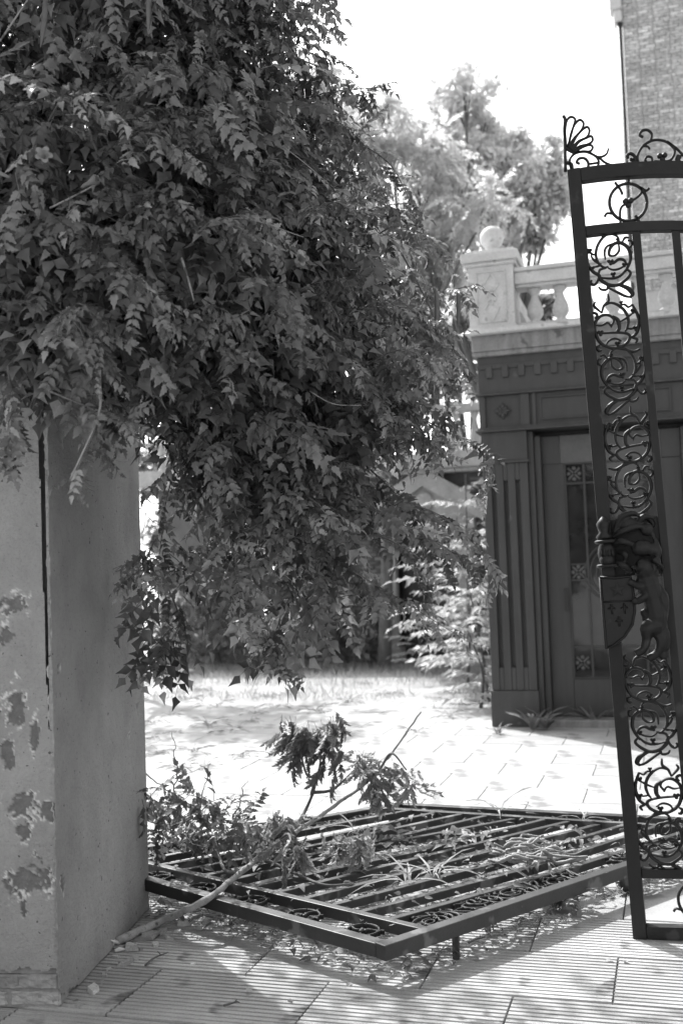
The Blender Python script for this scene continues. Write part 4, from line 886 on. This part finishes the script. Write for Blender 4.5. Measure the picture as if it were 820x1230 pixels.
ge = empty('iron_gate', (GB[0], GY, GB[1]), 'upright black wrought iron gate leaf with scrollwork and coat of arms, leaning slightly', 'gate')
ge.rotation_euler = (0, -GTILT, 0)
def gb(b, name, bevel=.003, smooth=False, mat='iron', parent=None): return b.build(name, M[mat], parent or ge, smooth, bevel)
gb(MB().box(0, .058, -.03, .03, .0, GH), 'stile', .004)
gb(MB().box(GW-.058, GW, -.03, .03, .0, GH-topdrop(GW)), 'stile', .004)
gb(MB().box(.058, GW-.058, -.027, .027, .0, .055), 'bottom_rail', .004); gb(MB().box(.058, GW-.058, -.024, .024, .255, .294), 'lower_rail', .004)
def arch_rail(name, top, th, dep):
    us = np.linspace(.058, GW-.058, 40); poly = [(u, top-topdrop(u)-th) for u in us]+[(u, top-topdrop(u)) for u in us[::-1]]
    n = 40; b = MB(); V = [(u, -dep, top-topdrop(u)-th) for u in us]+[(u, -dep, top-topdrop(u)) for u in us]+[(u, dep, top-topdrop(u)-th) for u in us]+[(u, dep, top-topdrop(u)) for u in us]
    F = []
    for i in range(n-1):
        for a, c in ((0, 1), (1, 3), (3, 2), (2, 0)): F.append((a*n+i, a*n+i+1, c*n+i+1, c*n+i))
    F += [(0, n, 3*n, 2*n), (n-1, 3*n-1, 4*n-1, 2*n-1)]
    b.add(V, F); gb(b, name, .003)
arch_rail('top_rail', GH, .062, .027); arch_rail('upper_rail', 3.118, .044, .024)
BU = [.255]+[.42+.165*i for i in range(9)]+[GW-.29]
for i, u in enumerate(BU): gb(MB().box(u, u+.035, -.0175, .0175, .294, 3.118-.044-topdrop(u+.017)+.004), 'bar', .003)
# scroll panel
v = 3.070
seq = [(SC1, 1, h1), (SC2, 1, h2), (SC1, -1, h1), (SC2, -1, h2), (SC1, 1, h1)]; kk = (3.070-1.78)/sum(s[2] for s in seq)/.90
for me, fl_, hh in seq:
    inst('scroll', me, ge, (.156, 0, v), (0, 0, 0), (fl_, 1, kk)); v -= hh*kk*.90
v = 1.235; seq = [(SC2, 1, h2), (SC1, -1, h1), (SC2, -1, h2), (SC1, 1, h1)]; kk = (1.235-.28)/sum(s[2] for s in seq)/.90
for me, fl_, hh in seq:
    inst('scroll', me, ge, (.156, 0, v), (0, 0, 0), (fl_, 1, kk)); v -= hh*kk*.90
coat_of_arms(ge)
# shell finial, cresting and rings traced in the gate's own plane
O3, S3 = (660, 130), 5.125
fin = MB()
for p, wd in (([(82, 48), (93, 70), (89, 130), (92, 200), (95, 390)], .0075), ([(100, 240), (94, 140), (105, 75), (130, 54), (155, 70), (142, 120), (108, 245)], .0055), ([(112, 245), (130, 155), (155, 97), (185, 72), (207, 95), (190, 140), (140, 195), (118, 250)], .0055),
              ([(125, 255), (160, 180), (200, 132), (230, 116), (243, 140), (225, 180), (170, 207), (128, 262)], .0055), ([(135, 265), (180, 207), (225, 182), (255, 173), (262, 200), (235, 222), (180, 236), (140, 270)], .0055), ([(150, 272), (200, 240), (245, 226), (263, 242), (245, 266), (200, 266), (150, 278)], .0055),
              ([(95, 245), (120, 260), (150, 275)], .008), ([(130, 375), (122, 320), (150, 282), (200, 268), (240, 275), (285, 300), (300, 335), (285, 375)], .0055), ([(130, 372), (180, 388), (225, 375), (236, 340), (215, 310), (180, 310), (165, 332), (182, 342)], .0065), ([(235, 345), (300, 335)], .004), ([(95, 335), (130, 345), (135, 385)], .009)):
    stroke(fin, zc(p, O3, S3), wd, .011)
gb(fin, 'shell_finial', 0, True)
cr = MB()
for p, wd in (([(240, 270), (300, 300), (345, 285), (360, 250)], .0045), ([(300, 300), (340, 335), (400, 355), (470, 355), (520, 335)], .0055), ([(545, 345), (540, 290), (575, 230), (640, 197), (710, 205), (760, 245), (765, 280), (740, 320), (700, 328), (640, 328)], .006), ([(620, 200), (625, 160), (600, 135), (565, 140), (552, 165), (572, 178)], .0065),
              ([(575, 232), (600, 236), (612, 250)], .005), ([(630, 335), (625, 305), (600, 298), (585, 318), (592, 328)], .0055), ([(525, 340), (525, 305), (500, 280), (475, 290), (480, 308)], .008), ([(720, 205), (780, 250), (830, 300), (900, 352)], .006), ([(795, 290), (785, 320), (800, 345)], .012)):
    stroke(cr, zc(p, O3, S3), wd, .011)
for x, y, s in ((690, 300, .022), (510, 320, .014)): nub(cr, zc([(x, y)], O3, S3)[0], s)
gb(cr, 'cresting', 0, True)
def ring_part(px0, dv=0):
    b = MB(); c0 = zc([(480, 572)], O3, S3)[0]
    for p, wd in (([(480+115*math.cos(t), 572+115*math.sin(t)) for t in np.linspace(0, 2*math.pi, 25)], .0075), ([(435, 720), (430, 640), (440, 600), (470, 580)], .006), ([(480, 572), (530, 545), (562, 510), (555, 480)], .006), ([(400, 450), (430, 490), (445, 522)], .006), ([(335, 660), (350, 640), (385, 642)], .006), ([(610, 485), (590, 500), (560, 482)], .006), ([(550, 695), (535, 670), (525, 655)], .007), ([(480, 455), (485, 430)], .006)):
        stroke(b, [q-c0 for q in zc(p, O3, S3)], wd, .011, 3 if len(p) > 20 else 6)
    nub(b, (0, 0), .024); me = b.mesh('ring_ornament', M['iron']); fixnormals(me); me.polygons.foreach_set('use_smooth', [True]*len(me.polygons)); return me, c0
RM, rc = ring_part(0)
for i in range(5):
    u = rc[0]+i*.37
    if u < GW-.2: inst('ring_ornament', RM, ge, (u, 0, 3.212-topdrop(u)), (0, 0, 0), (1, 1, .95 if i else 1))
for i in range(6):
    u = .27+i*.32
    if u < GW-.15: inst('ring_ornament', RM, ge, (u, 0, .155), (0, .4*i, 0), (.88, 1, .88))
# strap hinge foot
gb(MB().tube([(GW-.03, 0, -.02), (GW-.03, 0, .02)], .02, 8), 'pivot', 0, True)

# ================================================================== FALLEN GATE LEAF
LZ = .135
cN, cL, cF, cR = [onz(*p, LZ+.03)[:2] for p in ((463, 1136), (84, 1030), (478, 963.5), (913, 986))]
def LP(s, t, z=LZ): p = cN*(1-s)*(1-t)+cL*s*(1-t)+cR*(1-s)*t+cF*s*t; return np.array([p[0], p[1], z+.012*math.sin(5*s+3*t)*0-.03*s*(1-t)*0])
fe = empty('fallen_gate', (cN[0], cN[1], 0), 'black iron gate leaf torn off and lying flat on the paving under dead branches', 'gate')
FO = np.array([cN[0], cN[1], 0])
def fb(b, name, bevel=.003, smooth=False, mat='iron_dusty', parent=None):
    b.v = [(x-FO[0], y-FO[1], z) for x, y, z in b.v]; return b.build(name, M[mat], parent or fe, smooth, bevel)
Wd, Ld = np.linalg.norm(cL-cN), np.linalg.norm(cR-cN)
e0, e1 = .029/Wd, .029/Ld
def beam(a, b, w_, h_, name, bow=0):
    a, b = LP(*a), LP(*b)
    if bow:
        q = [a+(b-a)*t+np.array([0, 0, bow*math.sin(math.pi*t)]) for t in np.linspace(0, 1, 7)]; m = MB()
        for i in range(6): m.beam(q[i], q[i+1], w_, h_)
        return fb(m, name, .0)
    return fb(MB().beam(a, b, w_, h_), name, .004)
beam((e0, 0), (e0, 1), .058, .060, 'stile'); beam((1-e0, 0), (1-e0, 1), .058, .060, 'stile')
beam((2*e0, e1), (1-2*e0, e1), .058, .056, 'bottom_rail'); beam((2*e0, .098), (1-2*e0, .098), .042, .05, 'lower_rail')
beam((2*e0, 1-e1), (1-2*e0, 1-e1), .058, .056, 'top_rail'); beam((2*e0, .915), (1-2*e0, .915), .042, .05, 'upper_rail')
sb = [.118]+[.118+.0764*i for i in range(1, 10)]+[.882]
for i, s in enumerate(sb): 
    a, b = LP(s, .098+.009), LP(s+rng.normal(0, .003), .915-.009); a[2] += .002; b[2] += .002+rng.normal(0, .004)
    mid = (a+b)/2+np.array([rng.normal(0, .010), rng.normal(0, .010), rng.normal(-.006, .011)]); fb(MB().beam(a, mid, .034, .036).beam(mid, b, .034, .0361), 'bar', .003)
def lay(me, s, t0, hh, flip, wsc, group=None):
    p = LP(s, t0); d = norm(LP(s, t0+.1)-p); x = np.cross(d, [0, 0, 1.]); A = np.zeros((4, 4)); A[3, 3] = 1
    A[:3, 0] = x*flip*wsc; A[:3, 1] = np.array([0, 0, 1.]); A[:3, 2] = -d*hh; A[:3, 3] = p-FO
    o = link('scroll', me, fe); o.matrix_local = Matrix(A.tolist())
for s in (.070, .93):
    t = .115
    for k in range(10):
        me, hh = ((SC1, h1), (SC2, h2))[k % 2]
        if not (s < .5 and .42 < t < .58): lay(me, s, t, 1.0, 1 if k % 4 < 2 else -1, .85 if s < .5 else .8)
        t += hh*.93/(Ld if s < .5 else np.linalg.norm(cF-cL))
        if t > .83: break
rlm = RM
for i in range(6):
    p = LP(.12+.155*i, .052); o = link('ring_ornament', rlm, fe); o.location = p-FO; o.rotation_euler = (math.radians(90), 0, .5+i); o.scale = (.85, 1, .85)
for i in range(5):
    p = LP(.14+.18*i, .955); o = link('ring_ornament', rlm, fe); o.location = p-FO; o.rotation_euler = (math.radians(90), 0, .5+i); o.scale = (.8, 1, .8)
# bolt, stub foot and caster under the near stile
a = LP(.035, .02, LZ-.045); b = LP(.035, .26, LZ-.045); fb(MB().tube([a, b], .011, 8), 'drop_bolt', 0, True)
p = LP(.02, .155, LZ-.03); fb(MB().box(p[0]-.014, p[0]+.014, p[1]-.014, p[1]+.014, .0, LZ-.03), 'bolt_foot', .003)
p = LP(.03, .60, 0); cw = MB().lathe([(.012, -.016), (.045, -.016), (.05, -.008), (.05, .008), (.045, .016), (.012, .016)], (p[0], p[1], .052), 20, 'y'); fb(cw, 'caster_wheel', 0, True)
fb(MB().box(p[0]-.02, p[0]+.02, p[1]-.03, p[1]-.022, .03, LZ-.028).box(p[0]-.02, p[0]+.02, p[1]+.022, p[1]+.03, .03, LZ-.028), 'caster_fork', .002)
for s, t in ((.97, .05), (.97, .5), (.97, .95), (.03, .97)):
    p = LP(s, t, 0); fb(MB().box(p[0]-.03, p[0]+.03, p[1]-.03, p[1]+.03, .0, LZ-.03), 'hinge_block', .004)

# ================================================================== FALLEN BRANCH
bpts = [onz(140, 1131, .025), onz(190, 1108, .045), onz(245, 1082, .165), onz(300, 1040, .205), onz(345, 1006, .24), onz(395, 973, .33)]
tipP = [onY(440, 940, 6.15), onY(470, 905, 6.25), onY(505, 855, 6.35)]
bpath = crom(bpts+tipP, 8); bo = bpath[0].copy(); bo[2] = 0
br = empty('fallen_branch', bo, 'long pale broken branch propped across the fallen gate', 'branch')
def bb(b, name, mat, smooth=True):
    b.v = [(x-bo[0], y-bo[1], z) for x, y, z in b.v]; return b.build(name, M[mat], br, smooth)
m = len(bpath); bb(MB().tube([p+rng.normal(0, .002, 3) for p in bpath], [(.020-.0145*(i/m)**.8)*(1+rng.normal(0, .05)+(.22 if i % 11 == 5 else 0)) for i in range(m)], 10), 'limb', 'deadbranch')
j = norm(bpath[0]-bpath[1])
sp = MB()
for k in range(7): sp.tube([bpath[0]+rng.normal(0, .008, 3), bpath[0]+j*rng.uniform(.03, .07)+rng.normal(0, .012, 3)+np.array([0, 0, .01])], [.009, .002], 5)
bb(sp, 'splintered_end', 'woodend')
def bpick(px): return min(bpath, key=lambda p: abs(proj(p)[0]-px))
SIDE = []
for p0, pts in ((bpick(352), [onY(372, 962, 5.75), onY(383, 925, 5.85), onY(385, 905, 5.9)]), (onY(374, 955, 5.78), [onY(378, 935, 5.8), onY(368, 930, 5.75), onY(360, 900, 5.75)]), (onY(376, 952, 5.78), [onY(400, 948, 5.85), onY(425, 925, 6.0)]), (bpick(430), [onY(455, 925, 6.0), onY(470, 905, 5.95), onY(488, 925, 5.9)]),
                (bpick(330), [onz(345, 1002, .3), onz(350, 1012, .3)]), (bpick(310), [onz(340, 1042, .18), onz(385, 1062, .17), onz(420, 1062, .17)]), (bpick(290), [onz(270, 1045, .2), onz(262, 1025, .2), onz(250, 1010, .22)])):
    pp = crom([p0]+pts, 6); bb(MB().tube(pp, [.011-.007*i/len(pp) for i in range(len(pp))], 7), 'side_branch', 'bark')
WL = [compound(6, .20, .062, .019, 41, st=6, droop=.5, hang=.5, ang=30, fold=.9), compound(5, .17, .066, .020, 42, st=6, droop=.7, hang=.6, ang=25, fold=1.0), compound(7, .22, .058, .018, 43, st=6, droop=.4, hang=.4, ang=28, fold=.9)]
WM = [npmesh('wilted_leaf', v, f, M['wilted'], np.zeros(len(v))) for v, f in WL]
DM = [npmesh('dried_leaf', v, f, M['deadleaf'], np.zeros(len(v))) for v, f in WL]
def wilt_cluster(parent, org, pts, n, meshes, name, spread=.05, sc=1.0, down=1.2):
    for i in range(n):
        p = np.array(pts[int(rng.integers(len(pts)))])+rng.normal(0, spread, 3); X = norm(np.array([rng.normal(0, .55), rng.normal(0, .55), -down+rng.normal(0, .3)]))
        A = basis(X[None], norm(rng.normal(size=(1, 3))), p[None], sc*rng.uniform(.6, 1.1))[0]; A[:3, 3] -= org
        o = link(name, meshes[int(rng.integers(len(meshes)))], parent); o.matrix_local = Matrix(A.tolist())
wilt_cluster(br, bo, [onY(350, 868, 5.8), onY(362, 875, 5.8), onY(375, 872, 5.82), onY(385, 880, 5.85), onY(398, 868, 5.85), onY(408, 890, 5.88), onY(358, 900, 5.78), onY(400, 912, 5.88), onY(345, 878, 5.8), onY(378, 890, 5.82)], 110, WM+WM+DM, 'wilted_leaf', .03, .72)
wilt_cluster(br, bo, [onY(430, 905, 5.98), onY(440, 915, 5.98), onY(452, 920, 5.98), onY(445, 935, 5.95), onY(462, 925, 5.95), onY(487, 930, 5.9), onY(455, 945, 5.93)], 80, DM, 'dried_leaf', .028, .66)
wilt_cluster(br, bo, [onz(330, 985, .34), onz(345, 980, .36), onz(350, 990, .34), onz(352, 1015, .3), onz(345, 1025, .27), onz(320, 1000, .3)], 70, WM+DM, 'wilted_leaf', .035, .6)
wilt_cluster(br, bo, [onz(410, 1002, .30), onz(425, 1006, .30), onz(435, 1012, .28)], 44, DM, 'dried_leaf', .035, .55)

# dead clumps lying on the fallen gate
def litter(name, org_px, label, cat, pts, n, meshes, pname, sc, spread, flat=True):
    o3 = onz(*org_px, LZ+.03); e = empty(name, o3, label, cat)
    for i in range(n):
        c = pts[int(rng.integers(len(pts)))]; p = onz(c[0], c[1], LZ+.035)+rng.normal(0, spread, 3)*np.array([1, 1, .25]); p[2] = max(p[2], LZ+.02)
        X = norm(rng.normal(size=3)*np.array([1, 1, .3])); Z = norm(np.array([0, 0, 1.])+rng.normal(0, .5, 3))
        A = basis(X[None], Z[None], p[None], sc*rng.uniform(.6, 1.1))[0]; A[:3, 3] -= o3; q = link(pname, meshes[int(rng.integers(len(meshes)))], e); q.matrix_local = Matrix(A.tolist())
    return e
DL = leaflet(1, .34, 7, .35, .35, .12); DLM = [npmesh('dead_leaf', *(lambda v, f: (v, [f]))(*leaflet(1, wv, 7, fo, cu, .12)), M['deadleaf'], np.zeros(21)) for wv, fo, cu in ((.34, .5, .35), (.25, .8, .5), (.42, .3, .2))]
litter('dead_leaf_clump', (480, 1010), 'clump of dry leaves lying mid bars of the fallen gate', 'leaves', [(455, 995), (475, 1005), (490, 1012), (465, 1018), (440, 1010)], 22, DLM, 'dead_leaf', .075, .03)
litter('dead_leaf_clump', (555, 1005), 'dry leafy tangle on the fallen gate left of the bundled twigs', 'leaves', [(545, 1000), (560, 1002), (575, 1006), (550, 1012)], 22, DLM, 'dead_leaf', .065, .03)
litter('dead_leaf_clump', (690, 1012), 'dry leaf tangle at the right end of the bundled twigs', 'leaves', [(675, 1012), (690, 1010), (670, 1020), (640, 1018), (620, 1020), (655, 1014)], 34, DLM, 'dead_leaf', .055, .03)
def lion_relief():
    pass
A = []; ps = []
for i in range(520):
    s_, t_ = rng.beta(2, 2), rng.beta(2, 2); ps.append(LP(s_, t_, LZ+.022+rng.random()*.012))
ps = np.array(ps); X = norm(np.stack([rng.normal(size=len(ps)), rng.normal(size=len(ps)), rng.normal(0, .15, len(ps))], 1)); A = basis(X, norm(np.array([0, 0, 1.])+rng.normal(0, .4, X.shape)), ps, rng.uniform(.02, .06, len(ps)))
stv = leaflet(1, .08, 4, .3, .3, 0); V, F, R_ = scatter([(stv[0], [stv[1]]), (DL[0], [DL[1]])], (rng.random(len(ps)) < .5).astype(int), A)
tag(link('dry_leaf_scatter', npmesh('dry_leaf_scatter', V, F, M['wilted'], R_)), 'thin scatter of dry leaf scraps on the bars of the fallen gate', 'litter', kind='stuff')
tb_ = onz(630, 1018, LZ+.03); te2 = empty('twig_bundle', tb_, 'knotted bundle of dry stems lying across bars of the fallen gate', 'twigs')
for k in range(26):
    a = onz(rng.uniform(585, 640), rng.uniform(1008, 1034), LZ+.04+rng.uniform(0, .06)); b = a+np.array([rng.uniform(.08, .30), rng.uniform(-.05, .12), rng.normal(0, .015)])
    pp = crom([a]+[a+(b-a)*f+rng.normal(0, .018, 3) for f in (.25, .5, .75)]+[b], 4); r_ = rng.uniform(.003, .010); t_ = MB().tube([p-tb_ for p in pp], [r_*rng.uniform(.6, 1.3) for _ in pp], 6); t_.build('dry_stem', M['deadbranch'], te2, True)
gm = [weed('dry_grass_tuft', onz(px, py, LZ+.02), h, n, 'drygrass', lab, 'grass tufts poking through the fallen gate', spread=1.3, wd=.035, cat='grass', curl=.8) for px, py, h, n, lab in ((490, 1062, .24, 9, 'grass tuft poking through the bars near the front corner of the fallen gate'), (520, 1052, .20, 8, 'grass tuft right of the one nearest the front corner of the fallen gate'), (430, 1000, .15, 6, 'grass tuft behind the dry leaf clump on the fallen gate'), (600, 975, .22, 7, 'dry grass lying along the far rail of the fallen gate'), (700, 985, .15, 6, 'dry grass at the far right of the fallen gate'))]
# straw and fragments lying under the bars
A = []; ps = []
for i in range(4200):
    s, t = rng.random(), rng.random(); p = LP(s, t, .012+rng.random()*.03); ps.append(p)
ps = np.array(ps); X = norm(np.stack([rng.normal(size=len(ps)), rng.normal(size=len(ps)), rng.normal(0, .15, len(ps))], 1)); A = basis(X, norm(np.array([0, 0, 1.])+rng.normal(0, .4, X.shape)), ps, rng.uniform(.015, .06, len(ps)))
stv = leaflet(1, .10, 4, .3, .3, 0); V, F, R_ = scatter([(stv[0], [stv[1]]), (DL[0], [DL[1]])], (rng.random(len(ps)) < .35).astype(int), A)
tag(link('leaf_litter', npmesh('leaf_litter', V, F, M['wilted'], R_)), 'dry straw and leaf litter beneath the fallen gate', 'litter', kind='stuff')

# heap of cut vine beside the pillar, on the far-left end of the fallen gate
ho = onz(235, 1000, .02); hp = empty('cut_vine_heap', ho, 'dark heap of cut leafy stems piled beside the gate pillar', 'heap')
hs = MB()
for pts in ([(170, 925, 5.6), (200, 948, 5.5), (235, 975, 5.5)], [(210, 960, 5.5), (212, 915, 5.6), (205, 880, 5.65)], [(235, 985, 5.4), (245, 950, 5.5), (252, 915, 5.6)], [(280, 985, 5.5), (290, 955, 5.6), (298, 935, 5.6)], [(190, 1000, 5.4), (240, 985, 5.3), (300, 1005, 5.3)], [(175, 985, 5.5), (230, 1010, 5.3), (265, 1040, 5.2)], [(250, 1000, 5.3), (262, 1020, 5.2), (270, 1045, 5.15)]):
    pp = crom([at(*p) for p in pts], 6); hs.tube([p-ho+rng.normal(0, .006, 3) for p in pp], [.0045-.0032*i/len(pp) for i in range(len(pp))], 6)
hs.build('stem', M['bark'], hp, True)
HM = [npmesh('leaf', v, f, M['heapleaf'], np.zeros(len(v))) for v, f in VT[:3]]
for i in range(120):
    px, dp = rng.uniform(170, 312), rng.uniform(5.1, 5.9); py = rng.uniform(945+max(0, px-235)*.55, 1008)
    p = at(px, py, dp); p[2] = max(p[2], .05); X = norm(rng.normal(size=3)+np.array([0, 0, -.4])); A = basis(X[None], norm(np.array([0, -.3, 1.])+rng.normal(0, .4, 3))[None], p[None], rng.uniform(.5, .95))[0]; A[:3, 3] -= ho
    o = link('leaf', HM[i % 3], hp); o.matrix_local = Matrix(A.tolist())
for px, py, dp in ((240, 960, 5.35), (252, 965, 5.35), (232, 968, 5.35), (265, 975, 5.4)): wilt_cluster(hp, ho, [at(px, py, dp)], 5, WM, 'wilted_leaf', .02, .5)
for px, py in ((248, 1000), (222, 1012), (250, 1015), (235, 1020), (205, 985), (180, 975), (290, 1012), (262, 1008)):
    p = onz(px, py, LZ+.05); A = basis(norm(rng.normal(size=3)*np.array([1, 1, .2]))[None], norm(np.array([0, -.4, 1.])+rng.normal(0, .2, 3))[None], p[None], .085)[0]; A[:3, 3] -= ho
    o = link('dead_leaf', DLM[int(rng.integers(3))], hp); o.matrix_local = Matrix(A.tolist())

# ================================================================== RUBBLE, CHIPS AND TWIGS ON THE PAVING
def chip(seed):
    g = np.random.default_rng(seed); k = g.integers(5, 8); an = np.sort(g.uniform(0, 2*math.pi, k)); r = g.uniform(.6, 1.1, k); hz = g.uniform(.25, .45)
    V = [(r[i]*math.cos(an[i]), .6*r[i]*math.sin(an[i]), 0) for i in range(k)]+[(.85*r[i]*math.cos(an[i])+g.normal(0, .05), .5*r[i]*math.sin(an[i]), hz*g.uniform(.7, 1.2)) for i in range(k)]
    b = MB(); b.add(V, [tuple(range(k-1, -1, -1)), tuple(range(k, 2*k))]+[(i, (i+1) % k, (i+1) % k+k, i+k) for i in range(k)]); me = b.mesh('rubble', M['rubble']); fixnormals(me); return me
CH = [chip(s) for s in range(9)]
for px, py, s in ((178, 1128, .045), (158, 1140, .04), (146, 1138, .03), (195, 1120, .035), (222, 1108, .05), (226, 1103, .045), (205, 1128, .022), (187, 1135, .02), (163, 1152, .02), (150, 1158, .03), (138, 1150, .02), (113, 1190, .035), (117, 1182, .025), (96, 1208, .022), (130, 1165, .016), (240, 1115, .03), (215, 1118, .018), (170, 1140, .016), (232, 1158, .012), (200, 1105, .03), (245, 1108, .03), (262, 1095, .035), (188, 1112, .02), (160, 1126, .03), (126, 1172, .016), (275, 1108, .02)):
    o = inst('rubble', CH[int(rng.integers(9))], None, onz(px, py, .0)-np.array([0, 0, .002]), (rng.normal(0, .08), rng.normal(0, .08), rng.uniform(0, 6)), (s*1.5, s*1.5, s*1.4)); tag(o, 'small broken plaster fragment scattered at the foot of the gate pillar', 'rubble', 'rubble at the pillar foot')
for px, py, s in ((176, 1126, .085),):
    o = inst('plaster_slab', CH[3], None, onz(px, py, .003), (.05, -.1, .5), (s, s, s*.4)); tag(o, 'largest pale plaster flake under the broken end of the branch', 'rubble')
for px, py, s, lab in ((150, 1130, .055, 'pale splinter of wood by the broken end of the branch'), (145, 1143, .05, 'second pale splinter just below the branch end')):
    b = MB(); b.tube([(-.5, 0, .15), (-.1, .04, .2), (.5, 0, .12)], [.12, .2, .05], 6); o = b.build('wood_splinter', M['woodend'], None); o.location = onz(px, py, 0); o.rotation_euler = (0, 0, rng.uniform(0, 3)); o.scale = (s, s, s); tag(o, lab, 'splinter')
for px, py, L, a, lab in ((573, 1133, .09, .6, 'bent dark twig on the ribbed paving below the fallen gate'), (583, 1140, .05, 2.0, 'short curled twig beside the bent one on the ribbed paving'), (278, 1210, .06, .2, 'dark twig near the bottom edge of the ribbed paving'), (190, 1155, .14, 1.2, 'thin curved stalk lying near the foot of the pillar'), (250, 1100, .2, 2.6, 'dark stick lying under the near rail of the fallen gate'), (210, 1110, .22, 1.0, 'dark stem leaning by the pillar under the fallen gate')):
    b = MB(); pp = crom([(-L/2, 0, .006), (0, L*.15, .012), (L*.35, L*.02, .02), (L/2, L*.12, .015)], 4); b.tube(pp, [.005-.003*i/len(pp) for i in range(len(pp))], 6); b.tube([pp[6], np.array(pp[6])+np.array([.1*L, .25*L, .005])], [.003, .002], 5)
    o = b.build('twig', M['bark'], None, True); o.location = onz(px, py); o.rotation_euler = (0, 0, a); tag(o, lab, 'twig')
for px, py in ((335, 1138), (300, 1192), (345, 1203), (332, 1128), (355, 1128), (610, 1128), (600, 1135), (735, 1153), (752, 1156), (240, 1125), (265, 1120), (300, 1120), (420, 1180), (690, 1085), (95, 1200), (180, 1100), (560, 1150), (320, 1132)):
    o = inst('dead_leaf', DLM[int(rng.integers(3))], None, onz(px, py, .006), (rng.normal(0, .3), rng.normal(0, .3), rng.uniform(0, 6)), (.035,)*3); tag(o, 'small dry leaf lying on the ribbed paving', 'leaf', 'dry leaves on the ribbed paving')
print('objects', len(bpy.data.objects), 'tris', sum(len(m.loops)-2*len(m.polygons) for m in bpy.data.meshes))
